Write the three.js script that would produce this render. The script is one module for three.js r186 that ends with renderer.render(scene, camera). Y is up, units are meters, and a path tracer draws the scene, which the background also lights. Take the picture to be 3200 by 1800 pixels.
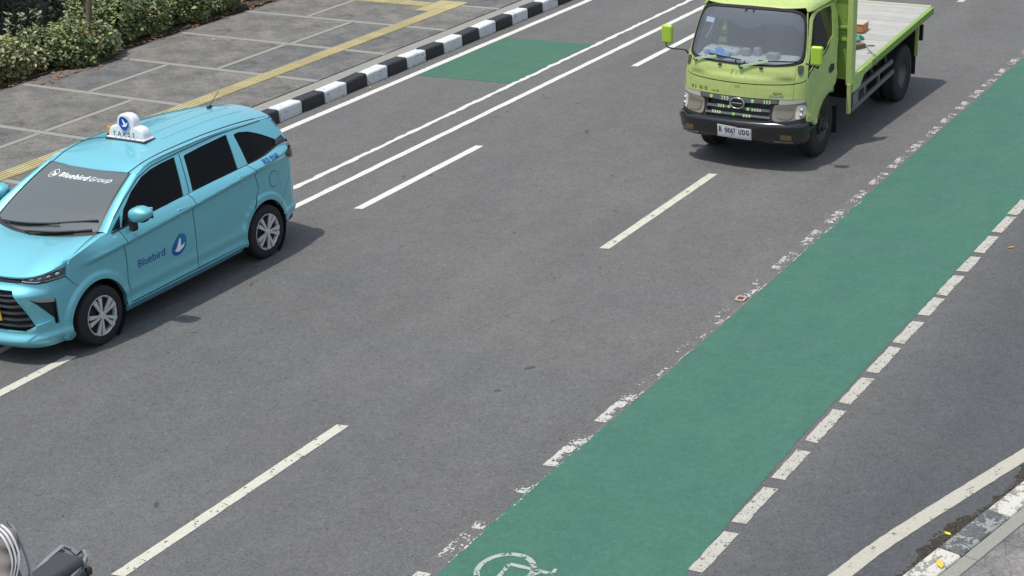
import * as THREE from 'three';
import { RoundedBoxGeometry } from 'three/addons/geometries/RoundedBoxGeometry.js';
import { mergeGeometries, mergeVertices, toCreasedNormals } from 'three/addons/utils/BufferGeometryUtils.js';
import { MarchingCubes } from 'three/addons/objects/MarchingCubes.js';

// ---------- camera, sky, sun, exposure ----------
const scene = new THREE.Scene();
const camera = new THREE.PerspectiveCamera(19.272, 16 / 9, 0.1, 600);
camera.position.set(0, 6.66878844, 0);
camera.up.set(.33328912, .93027822, -.15329969);
camera.lookAt(.79859493, 6.66878844 - .36497592, -.47857988);

const renderer = new THREE.WebGLRenderer({ antialias: true });
renderer.toneMapping = THREE.LinearToneMapping;
renderer.toneMappingExposure = 1.25;
renderer.shadowMap.enabled = true;
renderer.shadowMap.type = THREE.PCFSoftShadowMap;

const SUN = new THREE.Vector3(-.25, 1, -.155).normalize();
const SUN_POWER = 2.6, SKY_POWER = 1.25;
{ // hazy tropical morning: white haze, paler blue overhead, a broad bright aureole round the sun
  const W = 512, H = 256, data = new Float32Array(W * H * 4), d = new THREE.Vector3();
  for (let j = 0; j < H; j++) for (let i = 0; i < W; i++) {
    const el = ((j + .5) / H - .5) * Math.PI, az = ((i + .5) / W - .5) * 2 * Math.PI;
    d.set(Math.cos(el) * Math.cos(az), Math.sin(el), Math.cos(el) * Math.sin(az));
    const h = Math.max(0, d.y), g = Math.acos(Math.min(1, d.dot(SUN))) * 180 / Math.PI;
    const haze = Math.exp(-h * 3.2), glow = 3.2 * Math.exp(-g / 6) + .75 * Math.exp(-g / 22);
    const k = (j * W + i) * 4;
    data[k] = (.22 + .17 * haze + glow) * SKY_POWER; data[k + 1] = (.285 + .135 * haze + glow * .97) * SKY_POWER; data[k + 2] = (.39 + .06 * haze + glow * .91) * SKY_POWER; data[k + 3] = 1;
    if (d.y < 0) { const f = Math.exp(d.y * 8); data[k] *= .35 + .65 * f; data[k + 1] *= .35 + .65 * f; data[k + 2] *= .33 + .67 * f; }
  }
  const sky = new THREE.DataTexture(data, W, H, THREE.RGBAFormat, THREE.FloatType);
  sky.mapping = THREE.EquirectangularReflectionMapping; sky.magFilter = sky.minFilter = THREE.LinearFilter; sky.needsUpdate = true;
  scene.background = sky; scene.environment = sky;
}
const sun = new THREE.DirectionalLight(new THREE.Color(1, .955, .88), SUN_POWER);
sun.position.copy(SUN).multiplyScalar(60).add(new THREE.Vector3(18, 0, -10)); sun.target.position.set(18, 0, -10);
sun.castShadow = true; sun.shadow.radius = 2.2; sun.shadow.mapSize.set(4096, 4096);
Object.assign(sun.shadow.camera, { left: -30, right: 30, top: 30, bottom: -30, near: 1, far: 140 });
scene.add(sun, sun.target);

// ---------- small tools ----------
const rand = seed => () => { seed |= 0; seed = seed + 0x6D2B79F5 | 0; let t = Math.imul(seed ^ seed >>> 15, 1 | seed); t = t + Math.imul(t ^ t >>> 7, 61 | t) ^ t; return ((t ^ t >>> 14) >>> 0) / 4294967296; };
const used = new Map();
function numbered(name) { const n = used.get(name) || 0; used.set(name, n + 1); return n ? name + '_' + String(n).padStart(3, '0') : name; }
function tag(o, label, category, group, kind) { o.userData.label = label; if (category) o.userData.category = category; if (group) o.userData.group = group; if (kind) o.userData.kind = kind; return o; }
function part(name, geo, mat, parent, label) { const m = new THREE.Mesh(Array.isArray(geo) ? merge(geo) : geo, mat); m.name = name; m.castShadow = m.receiveShadow = true; if (label) m.userData.label = label; parent.add(m); return m; }
function thing(name, label, category, pos, turn = 0, group) { const g = new THREE.Group(); g.name = numbered(name); g.position.set(...pos); g.rotation.y = turn; scene.add(g); return tag(g, label, category, group); }
function structure(name, geo, mat, label) { const m = geo ? new THREE.Mesh(geo, mat) : new THREE.Group(); m.name = numbered(name); m.castShadow = m.receiveShadow = true; m.userData.kind = 'structure'; if (label) m.userData.label = label; scene.add(m); return m; }
function merge(list) {
  const keep = list.map(g => { const n = g.index ? g.toNonIndexed() : g.clone(); for (const k of Object.keys(n.attributes)) if (!['position', 'normal', 'uv'].includes(k)) n.deleteAttribute(k); if (!n.attributes.normal) n.computeVertexNormals(); if (!n.attributes.uv) n.setAttribute('uv', new THREE.BufferAttribute(new Float32Array(n.attributes.position.count * 2), 2)); return n; });
  return keep.length === 1 ? keep[0] : mergeGeometries(keep);
}
const moved = (g, x, y, z, rx = 0, ry = 0, rz = 0) => { g.applyMatrix4(new THREE.Matrix4().compose(new THREE.Vector3(x, y, z), new THREE.Quaternion().setFromEuler(new THREE.Euler(rx, ry, rz)), new THREE.Vector3(1, 1, 1))); return g; };
const box = (w, h, d, r = 0) => r ? new RoundedBoxGeometry(w, h, d, 2, r) : new THREE.BoxGeometry(w, h, d);
const V3 = a => new THREE.Vector3(...a);
const tube = (pts, r, n = 24, k = 6, closed = false) => new THREE.TubeGeometry(new THREE.CatmullRomCurve3(pts.map(V3), closed), n, r, k, closed);
const rod = (a, b, r, k = 8) => { const A = V3(a), B = V3(b), d = B.clone().sub(A), g = new THREE.CylinderGeometry(r, r, d.length(), k); g.applyQuaternion(new THREE.Quaternion().setFromUnitVectors(new THREE.Vector3(0, 1, 0), d.normalize())); g.translate(...A.add(B).multiplyScalar(.5).toArray()); return g; };
// a straight bar of square section from a to b
const bar = (a, b, w, h, upv = [0, 1, 0]) => { const A = V3(a), B = V3(b), x = B.clone().sub(A), l = x.length(); x.normalize(); const z = x.clone().cross(V3(upv)).normalize(), y = z.clone().cross(x); const g = new THREE.BoxGeometry(l, h, w); g.applyMatrix4(new THREE.Matrix4().makeBasis(x, y, z)); g.translate(...A.add(B).multiplyScalar(.5).toArray()); return g; };
function mirrored(g) { // across the vehicle's middle plane (z -> -z)
  if (Array.isArray(g)) return g.map(mirrored);
  const n = g.index ? g.toNonIndexed() : g.clone(), p = n.attributes.position, m = n.attributes.normal, t = n.attributes.uv;
  for (let i = 0; i < p.count; i++) { p.setZ(i, -p.getZ(i)); if (m) m.setZ(i, -m.getZ(i)); }
  for (let i = 0; i < p.count; i += 3) for (const a of [p, m, t]) if (a) for (let c = 0; c < a.itemSize; c++) { const q = a.getComponent(i, c); a.setComponent(i, c, a.getComponent(i + 1, c)); a.setComponent(i + 1, c, q); }
  return n;
}

// ---------- noise and textures ----------
function lattice(seed, n) { const r = rand(seed), a = new Float32Array(n * n); for (let i = 0; i < a.length; i++) a[i] = r(); return a; }
function tileNoise(seed, n) { // value noise on an n x n lattice that repeats over 0..1
  const L = lattice(seed, n);
  return (x, y) => { x = (x - Math.floor(x)) * n; y = (y - Math.floor(y)) * n; const i = Math.floor(x) % n, j = Math.floor(y) % n, a = x - Math.floor(x), b = y - Math.floor(y), u = a * a * (3 - 2 * a), v = b * b * (3 - 2 * b), i1 = (i + 1) % n, j1 = (j + 1) % n;
    return (L[j * n + i] * (1 - u) + L[j * n + i1] * u) * (1 - v) + (L[j1 * n + i] * (1 - u) + L[j1 * n + i1] * u) * v; };
}
function texture(size, fn, { srgb = false, repeat = true, h = size } = {}) { // fn(x, y) -> [r, g, b, a] in 0..1
  const d = new Uint8Array(size * h * 4);
  for (let j = 0; j < h; j++) for (let i = 0; i < size; i++) { const c = fn((i + .5) / size, (j + .5) / h), k = (j * size + i) * 4; for (let q = 0; q < 4; q++) d[k + q] = Math.max(0, Math.min(255, Math.round((c[q] ?? 1) * 255))); }
  const t = new THREE.DataTexture(d, size, h, THREE.RGBAFormat); t.magFilter = THREE.LinearFilter; t.minFilter = THREE.LinearMipmapLinearFilter; t.generateMipmaps = true; t.anisotropy = 8;
  if (repeat) t.wrapS = t.wrapT = THREE.RepeatWrapping; if (srgb) t.colorSpace = THREE.SRGBColorSpace; t.needsUpdate = true; return t;
}
const enc = x => x <= .0031308 ? 12.92 * x : 1.055 * Math.pow(x, 1 / 2.4) - .055;      // linear -> sRGB
const grey = v => [v, v, v, 1];
function canvasTexture(w, h, draw) { const c = document.createElement('canvas'); c.width = w; c.height = h; const g = c.getContext('2d'); draw(g, w, h); const t = new THREE.CanvasTexture(c); t.colorSpace = THREE.SRGBColorSpace; t.anisotropy = 8; return t; }
const lin = (r, g, b) => new THREE.Color().setRGB(r, g, b);
const std = (c, roughness = .7, metalness = 0, more = {}) => new THREE.MeshStandardMaterial({ color: Array.isArray(c) ? lin(...c) : c, roughness, metalness, side: THREE.DoubleSide, ...more });
const phys = (c, o) => new THREE.MeshPhysicalMaterial({ color: lin(...c), side: THREE.DoubleSide, ...o });
// ---------- ground, road, markings ----------
const nA = tileNoise(11, 256), nB = tileNoise(12, 64), nC = tileNoise(13, 16), nD = tileNoise(14, 7), nE = tileNoise(15, 512);
const asphaltMap = texture(1024, (x, y) => { // a 3 m tile of worn asphalt: stones, bitumen between, pale chips, dark pits
  const f = nE(x, y), m = nA(x + .3, y), c = nB(x, y + .2), big = nC(x, y);
  let v = .80 + .30 * (f - .5) + .32 * (m - .5) + .10 * (c - .5) + .07 * (big - .5);
  if (m > .93 && f > .4) v += .36; if (m < .07 && f < .6) v -= .36;
  const warm = .012 * (nC(y, x) - .5);
  return [enc(v * (1 + warm) * .62), enc(v * .62), enc(v * (1 - warm) * .62), 1];
}, { srgb: true });
const asphaltBump = texture(512, (x, y) => grey(.5 * nE(x, y) + .3 * nA(x, y) + .2 * nB(x, y)));
const asphalt = std([1, 1, 1], .93, 0, { map: asphaltMap, bumpMap: asphaltBump, bumpScale: .004, vertexColors: true });

const earth = structure('ground', new THREE.PlaneGeometry(700, 700).rotateX(-Math.PI / 2).translate(30, -.25, 0), std([.16, .15, .12], 1));
function sheet(x0, x1, z0, z1, y, step, colour, uvScale = 3) {
  const nx = Math.ceil((x1 - x0) / step), nz = Math.ceil((z1 - z0) / step), P = [], N = [], U = [], C = [], I = [];
  for (let j = 0; j <= nz; j++) for (let i = 0; i <= nx; i++) { const x = x0 + (x1 - x0) * i / nx, z = z0 + (z1 - z0) * j / nz; P.push(x, y, z); N.push(0, 1, 0); U.push(x / uvScale, z / uvScale); if (colour) C.push(...colour(x, z)); }
  for (let j = 0; j < nz; j++) for (let i = 0; i < nx; i++) { const a = j * (nx + 1) + i, b = a + 1, c = a + nx + 1, d = c + 1; I.push(a, c, b, b, c, d); }
  const g = new THREE.BufferGeometry(); g.setAttribute('position', new THREE.Float32BufferAttribute(P, 3)); g.setAttribute('normal', new THREE.Float32BufferAttribute(N, 3)); g.setAttribute('uv', new THREE.Float32BufferAttribute(U, 2)); if (colour) g.setAttribute('color', new THREE.Float32BufferAttribute(C, 3)); g.setIndex(I); return g;
}
const wide = tileNoise(21, 40), wide2 = tileNoise(22, 90);
const road = structure('road', sheet(-12, 75, -15.3, 14, 0, .35, (x, z) => {
  const n = wide(x / 60, z / 60) - .5, m = wide2(x / 50, z / 50) - .5, right = 1 / (1 + Math.exp(-(z + 4.4) * 5));  // the lane right of the cycle lane was laid later: bluer, darker
  let r = .243, g = .236, b = .231; r += (.152 - r) * right; g += (.157 - g) * right; b += (.166 - b) * right;
  const near = 1 / (1 + Math.exp((x - 12.3 + .35 * (z + 9)) * .9)); r *= 1 - .13 * near * (1 - right); g *= 1 - .11 * near * (1 - right); b *= 1 - .07 * near * (1 - right);   // older, greyer batch this side of the seam
  const st = wide(x / 160, z / 7 + .3) - .5, st2 = wide2(x / 200, z / 14) - .5; const k = 1 + .09 * n + .06 * m + .13 * st + .09 * st2; return [r * k * (1 + .03 * m), g * k, b * k * (1 - .03 * m)];
}), asphalt, 'grey worn asphalt carriageway with painted lanes');

// paint: full, worn and nearly gone, cut by noise where the wheels took it
const wearNoise = (x, y) => .18 * nA(x, y) + .42 * nB(x, y) + .40 * nC(x, y);
function paintAlpha(cut, crack = 0, seed = 0) { return texture(512, (x, y) => { const w = wearNoise(x + seed, y + seed * .37), r = Math.abs(nB(x + .5 + seed, y) * .6 + nC(x, y + seed) * .4 - .5); let a = w > cut ? 1 : 0; if (crack && r < crack) a = 0; return grey(a); }); }
const paintMap = texture(512, (x, y) => { const v = .90 + .16 * (nA(x, y) - .5) + .12 * (nB(x, y) - .5) - (nE(x, y) < .05 ? .25 : 0); return [enc(v), enc(v * .99), enc(v * .955), 1]; }, { srgb: true });
const paint = (c, cut, crack, seed) => std(c, .75, 0, { map: paintMap, alphaMap: paintAlpha(cut, crack, seed), alphaTest: .5 });
const M_fresh = paint([.66, .655, .63], .20, 0, .1), M_used = paint([.56, .545, .48], .27, .0, .2), M_cracked = paint([.47, .455, .42], .27, .016, .3), M_worn = paint([.48, .475, .46], .54, 0, .4), M_flecks = paint([.58, .57, .55], .62, 0, .6), M_half = paint([.54, .53, .50], .49, .014, .8);
const rs = rand(77);
function strip(x0, z0, x1, z1, width, { y = .004, jit = .006, step = .12, sq = 0 } = {}) { // a painted line with slightly ragged edges
  const dx = x1 - x0, dz = z1 - z0, L = Math.hypot(dx, dz), n = Math.max(2, Math.round(L / step)), nx = -dz / L, nz = dx / L, P = [], U = [], I = [];
  for (let i = 0; i <= n; i++) { const t = i / n; for (const s of [-1, 1]) { const w = s * (width / 2 + (rs() - .5) * jit), e = (i === 0 || i === n) ? (rs() - .5) * jit * 2 + sq * s : 0; const x = x0 + dx * t + nx * w + dx / L * e, z = z0 + dz * t + nz * w + dz / L * e; P.push(x, y, z); U.push(x, z); } }
  for (let i = 0; i < n; i++) { const a = 2 * i; I.push(a, a + 1, a + 2, a + 1, a + 3, a + 2); }
  const g = new THREE.BufferGeometry(); g.setAttribute('position', new THREE.Float32BufferAttribute(P, 3)); g.setAttribute('uv', new THREE.Float32BufferAttribute(U, 2)); g.setIndex(I); g.setAttribute('normal', new THREE.Float32BufferAttribute(P.map((_, i) => i % 3 === 1 ? 1 : 0), 3)); return g;
}
function polyline(pts, width, o) { return merge(pts.slice(1).map((p, i) => strip(pts[i][0], pts[i][1], p[0], p[1], width, o))); }
function groundPoly(pts, y, scale = 1) { const s = new THREE.Shape(pts.map(p => new THREE.Vector2(p[0], -p[1]))), g = new THREE.ShapeGeometry(s); g.rotateX(-Math.PI / 2); g.translate(0, y, 0); const p = g.attributes.position, u = g.attributes.uv; for (let i = 0; i < p.count; i++) u.setXY(i, p.getX(i) / scale, p.getZ(i) / scale); return g; }
const flat = (name, geo, mat, label) => part(name, geo, mat, road, label);

// the green cycle lane and the green patch by the left kerb
const greenMap = texture(1024, (x, y) => { const f = nE(x, y), m = nA(x, y), b = nB(x, y), c = nC(x + .2, y), d = nD(x, y + .4); let v = .84 + .22 * (f - .5) + .18 * (m - .5) + .10 * (b - .5) + .05 * (c - .5) + .05 * (d - .5); if (f < .05) v -= .3; return [enc(v * .78 * (1 + .10 * (c - .5))), enc(v * .78), enc(v * .78 * (1 - .06 * (d - .5))), 1]; }, { srgb: true });
const M_green = std([.068, .205, .148], .9, 0, { map: greenMap, bumpMap: asphaltBump, bumpScale: .003 });
const M_green2 = std([.072, .20, .135], .9, 0, { map: greenMap, bumpMap: asphaltBump, bumpScale: .003 });
{
  const L = [[2, -6.33], [9.2, -6.29], [10.6, -6.335], [12.7, -6.29], [15.2, -6.30], [17.1, -6.325], [20, -6.345], [26, -6.36], [34, -6.38], [60, -6.42]], R = [[60, -4.62], [30, -4.60], [19.6, -4.60], [17, -4.625], [14.6, -4.65], [12.5, -4.675], [10, -4.62], [2, -4.55]];
  const fine = a => a.flatMap((p, i) => i === a.length - 1 ? [p] : Array.from({ length: Math.ceil(Math.abs(a[i + 1][0] - p[0]) / .15) }, (_, k, n = Math.ceil(Math.abs(a[i + 1][0] - p[0]) / .15)) => [p[0] + (a[i + 1][0] - p[0]) * k / n, p[1] + (a[i + 1][1] - p[1]) * k / n + (k ? (rs() - .5) * .012 : 0)]));
  flat('bike_lane', groundPoly([...fine(L), ...fine(R)], .003, 3), M_green, 'green painted cycle lane');
  // paler, rubbed area of the green where vehicles cut the corner
  flat('green_patch', groundPoly([[21.97, -14.78], [22.06, -13.95], [22.11, -13.12], [23.5, -13.13], [24.9, -13.13], [24.84, -13.9], [24.78, -14.78], [23.3, -14.79]], .003, 3), M_green2, 'green painted patch in the kerbside lane');
}
flat('edge_line', strip(-8, -14.86, 60, -14.86, .125, { step: .3 }), M_fresh);
flat('double_line', strip(-8, -13.07, 60, -13.07, .085, { jit: .03, step: .1, y: .005 }), M_fresh);
flat('double_line', strip(-8, -12.60, 60, -12.60, .105, { jit: .012, step: .2 }), M_fresh);
for (const [a, b, m] of [[.1, 3.1, M_used], [8.1, 11.12, M_used], [16.1, 19.03, M_fresh], [23.8, 26.8, M_fresh], [31.8, 34.8, M_fresh]]) flat('lane_dash', strip(a, -11.82, b, -11.83, .115, { sq: .012 }), m);
for (const [a, b, za, zb, m] of [[.1, 3, -8.6, -8.5, M_used], [8.11, 11.02, -8.475, -8.435, M_used], [16.09, 19.13, -8.40, -8.395, M_used], [24.1, 27.1, -8.4, -8.4, M_used], [30.2, 33.2, -8.45, -8.45, M_used], [38, 41, -8.45, -8.45, M_used]]) flat('lane_dash', strip(a, za, b, zb, .115, { sq: .012 }), m);
// right-hand dashes of the cycle lane, cracked but whole
for (const [a, b] of [[7.7, 8.35], [8.5, 9.14], [9.31, 9.96], [10.13, 10.78], [10.95, 11.6], [11.77, 12.35], [12.53, 13.22], [13.38, 13.99], [14.12, 14.78], [14.90, 15.49], [15.68, 16.19], [16.29, 16.90], [17.04, 17.53], [17.68, 18.27], [18.40, 19.0], [19.08, 19.66], [19.8, 20.4], [20.55, 21.15], [21.3, 21.9], [22.05, 22.65], [22.8, 23.4]]) flat('lane_dash', strip(a, -4.57, b, -4.562, .118, { jit: .012, step: .09, sq: .006, y: .0045 }), M_cracked);
// left-hand dashes: worn to flecks by the traffic
for (const [a, b, m] of [[8.6, 9.2, M_half], [9.42, 10.06, M_worn], [10.62, 10.78, M_half], [11.14, 11.8, M_half], [12.09, 12.76, M_half], [12.9, 13.4, M_flecks], [13.78, 14.3, M_flecks], [14.6, 15.15, M_flecks], [15.4, 15.9, M_flecks], [16.28, 16.86, M_worn], [17.11, 17.66, M_worn], [17.88, 18.47, M_worn], [18.71, 19.25, M_worn], [19.5, 20.04, M_worn], [20.25, 20.8, M_worn], [21.01, 21.55, M_worn], [21.76, 22.3, M_worn], [22.49, 23.0, M_worn], [23.26, 23.7, M_worn], [23.93, 24.4, M_worn], [24.63, 25.1, M_worn], [25.32, 25.8, M_worn], [26.03, 26.5, M_worn], [26.8, 27.3, M_worn], [27.6, 28.1, M_worn]]) flat('lane_dash', strip(a, -6.385 - .0045 * Math.max(0, a - 12), b, -6.385 - .0045 * Math.max(0, b - 12), .112, { jit: .01, step: .06, sq: .004 }), m);
// thin remains of white along the green edge
flat('paint_remnant', strip(9.3, -6.305, 18.9, -6.327, .016, { jit: .016, step: .07, y: .0055 }), M_worn);
// right edge line, bending away with the kerb
{ const c = new THREE.CatmullRomCurve3([[4, -4.75], [8, -4.15], [9.6, -3.81], [10.55, -3.59], [11.04, -3.485], [11.75, -3.285], [12.33, -3.11], [13.07, -2.885], [14.2, -2.5], [16.5, -1.62], [22, .6]].map(p => new THREE.Vector3(p[0], 0, p[1]))), P = [], U = [], I = [], n = 260; let w0 = 0;
  for (let i = 0; i <= n; i++) { const q = c.getPointAt(i / n), t = c.getTangentAt(i / n); for (const s of [-1, 1]) { const w = s * (.069 + (rs() - .5) * .006); P.push(q.x - t.z * w, .004, q.z + t.x * w); U.push(P[P.length - 3], P[P.length - 1]); } } for (let i = 0; i < n; i++) { const a = 2 * i; I.push(a, a + 1, a + 2, a + 1, a + 3, a + 2); }
  const g = new THREE.BufferGeometry(); g.setAttribute('position', new THREE.Float32BufferAttribute(P, 3)); g.setAttribute('uv', new THREE.Float32BufferAttribute(U, 2)); g.setIndex(I); g.setAttribute('normal', new THREE.Float32BufferAttribute(P.map((_, i) => i % 3 === 1 ? 1 : 0), 3)); flat('edge_line', g, paint([.46, .435, .385], .22, 0, .5), 'dirty white line bending along the right gutter'); }
{ // bicycle symbol, its front wheel, fork and bars
  const ring = new THREE.RingGeometry(.216, .266, 48); ring.rotateX(-Math.PI / 2); ring.scale(1, 1, .86); ring.translate(9.505, .0062, -5.855);
  const ring2 = new THREE.RingGeometry(.222, .262, 48); ring2.rotateX(-Math.PI / 2); ring2.scale(1, 1, .86); ring2.translate(8.66, .0062, -5.855);
  const l = (a, b, w = .035) => strip(a[0], a[1], b[0], b[1], w, { y: .0062, jit: .004, step: .05 });
  const g = merge([ring, ring2, l([9.60, -5.87], [9.615, -5.50], .04), l([9.60, -5.51], [9.69, -5.52], .03), l([9.59, -5.87], [9.3, -5.84]), l([9.615, -5.60], [9.1, -5.85]), l([9.1, -5.85], [8.66, -5.855]), l([9.1, -5.85], [8.98, -5.45])]);
  const u = g.attributes.uv, p = g.attributes.position; for (let i = 0; i < p.count; i++) u.setXY(i, p.getX(i), p.getZ(i));
  flat('bicycle_symbol', g, paint([.38, .43, .39], .34, 0, .9), 'white painted bicycle on the green lane');
}
{ // a few tar-dark oil spots and pale chips on the asphalt
  const M_spot = std([.055, .055, .055], .7), spots = [], r = rand(5);
  for (let i = 0; i < 60; i++) { const x = 8.5 + r() * 20, z = -12.4 + r() * 5.6, a = .012 + r() * r() * .045; const s = new THREE.CircleGeometry(1, 9); s.rotateX(-Math.PI / 2); s.scale(a * (1 + r()), 1, a * .6); s.rotateY(r() * 3); s.translate(x, .0025 , z); spots.push(s); }
  part('oil_spots', spots, M_spot, road).userData.kind = 'stuff';
}

// ---------- left pavement ----------
const M_joint = std([.10, .095, .085], 1);
const slabTone = [[.205, .198, .190], [.19, .186, .183], [.215, .205, .194], [.176, .176, .178]];
const slabMap = texture(1024, (x, y) => { const a = nE(x * 1, y * .25), b = nA(x, y * .5), c = nB(x + .2, y), d = nC(x, y + .1), e = nD(x + .3, y); let v = .82 + .36 * (a - .5) * .8 + .26 * (b - .5) + .30 * (c - .5) + .28 * (d - .5) + .28 * (e - .5); return [enc(v * .8 * (1 + .10 * (d - .5))), enc(v * .8), enc(v * .8 * (1 - .08 * (d - .5))), 1]; }, { srgb: true });
const slabBump = texture(512, (x, y) => grey(.5 * nA(x, y * .5) + .3 * nB(x, y) + .2 * nE(x, y)));
const M_slabs = slabTone.map(c => std([c[0] * 1.12, c[1] * 1.10, c[2] * 1.06], .92, 0, { map: slabMap, bumpMap: slabBump, bumpScale: .008 }));
const M_band = std([.285, .28, .26], .9, 0, { map: paintMap, bumpMap: slabBump, bumpScale: .003 });
const slabGeo = (x0, x1, z0, z1, top, h, uv = 2.3, turn = 0) => { const g = box(x1 - x0, h, z1 - z0, .006); g.translate((x0 + x1) / 2, top - h / 2, (z0 + z1) / 2); const p = g.attributes.position, u = g.attributes.uv, c = Math.cos(turn), s = Math.sin(turn); for (let i = 0; i < p.count; i++) { const x = p.getX(i), z = p.getZ(i); u.setXY(i, (x * c - z * s) / uv, (x * s + z * c) / uv); } return g; };
const walk = structure('sidewalk', moved(box(90, .4, 4.75), 33, .152 - .2, -17.755), M_joint, 'grey patterned concrete pavement with pale bands');
{
  const X = [9.1, 11.0, 12.9, 14.78, 16.68, 18.63, 20.57, 22.45, 24.30, 26.12, 28.0, 29.9, 31.8, 33.7], B = [-18.68, -17.69, -17.69, -17.69, -17.69, -18.68, -17.71, -17.65, -18.69, -17.7, -17.7, -18.68, -17.7], r = rand(9);
  for (let k = 0; k < X.length - 1; k++) {
    const x0 = X[k] + .074, x1 = X[k + 1] - .074, zb = B[k];
    for (const [za, zc] of [[-20.02, zb - .074], [zb + .074, -15.71]]) part('paving_slab', slabGeo(x0, x1, za, zc, .165 + (r() - .5) * .004, .12, 2.3, .9 + r() * .5), M_slabs[Math.floor(r() * 4)], walk);
    part('paving_band', slabGeo(x0 - .003, x1 + .003, zb - .058, zb + .058, .166, .12, 1), M_band, walk);
  }
  for (const x of X) part('paving_band', slabGeo(x - .058, x + .058, -20.02, -15.69, .1665, .12, 1), M_band, walk);
  for (let x = 9; x < 34; x += 1.25) part('paving_band', slabGeo(x + .003, x + 1.247, -15.66, -15.405, .167, .12, 1), M_band, walk);
  // tactile paving: ribbed guide tiles along the kerb, a blister square and a guide line towards the hedge
  const M_yellow = [[.46, .40, .21], [.43, .37, .20], [.49, .43, .24]].map(c => std(c, .85, 0, { map: paintMap }));
  const guide = (() => { const l = [box(.288, .02, .288, .004)]; for (let i = 0; i < 4; i++) l.push(moved(box(.262, .012, .036, .005), 0, .013, -.105 + i * .07)); return merge(l); })();
  const blister = (() => { const l = [box(.288, .02, .288, .004)]; for (let i = 0; i < 5; i++) for (let j = 0; j < 5; j++) l.push(moved(new THREE.CylinderGeometry(.012, .021, .010, 7), -.116 + i * .058, .014, -.116 + j * .058)); return merge(l); })();
  const put = (geo, x, z, ry = 0) => { const m = part('tactile_tile', geo, M_yellow[Math.floor(r() * 3)], walk); m.position.set(x, .168 + (r() - .5) * .003, z); m.rotation.y = ry; return m; };
  for (let i = 0; i < 54; i++) put(guide, 25.30 - i * .297, -16.625 - .0 * i);
  for (let i = 0; i < 3; i++) for (let j = 0; j < 2; j++) put(blister, 25.60 + i * .297, -16.925 + j * .30);
  for (let i = 0; i < 11; i++) put(guide, 25.94, -17.23 - i * .297, Math.PI / 2);
  }
// kerb of black and white painted stones
const kerbPaintW = texture(512, (x, y) => { const w = wearNoise(x, y + .3), v = w < .27 ? .35 : .93 + .12 * (nB(x, y) - .5); return [enc(v), enc(v), enc(v * .99), 1]; }, { srgb: true });
const kerbPaintB = texture(512, (x, y) => { const w = wearNoise(x + .4, y), v = w < .235 ? 1 : .62 + .35 * (nB(x, y) - .3); return [enc(v * .9), enc(v * .9), enc(v * .93), 1]; }, { srgb: true });
const M_kerbW = std([.66, .68, .70], .7, 0, { map: kerbPaintW, bumpMap: slabBump, bumpScale: .005 }), M_kerbB = std([.034, .036, .043], .62, 0, { map: kerbPaintB, bumpMap: slabBump, bumpScale: .005 });
const kerb = structure('kerb', null, null, 'kerb of alternating black and white stones');
{
  const r = rand(31);
  for (let k = -20; k < 40; k++) {
    const x0 = 18.91 + k * .566, g = new RoundedBoxGeometry(.556, .30, .225, 4, .036), p = g.attributes.position, u = g.attributes.uv, N = g.attributes.normal;
    for (let i = 0; i < p.count; i++) { const e = p.getX(i) / .278; if (p.getY(i) > .05) p.setY(i, p.getY(i) - .014 * e * e + .006 * Math.sin(e * 5 + k)); p.setZ(i, p.getZ(i) + .004 * Math.sin(e * 4 + k * 2)); u.setXY(i, p.getX(i) * .9 + k * .37, (p.getY(i) + p.getZ(i)) * .9 + k * .61); }
    g.computeVertexNormals();
    const m = part('kerb_stone', g, k & 1 ? M_kerbB : M_kerbW, kerb); m.position.set(x0 + .283, .055 + (r() - .5) * .008, -15.275 + (r() - .5) * .01); m.rotation.y = (r() - .5) * .015;
  }
}
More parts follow.
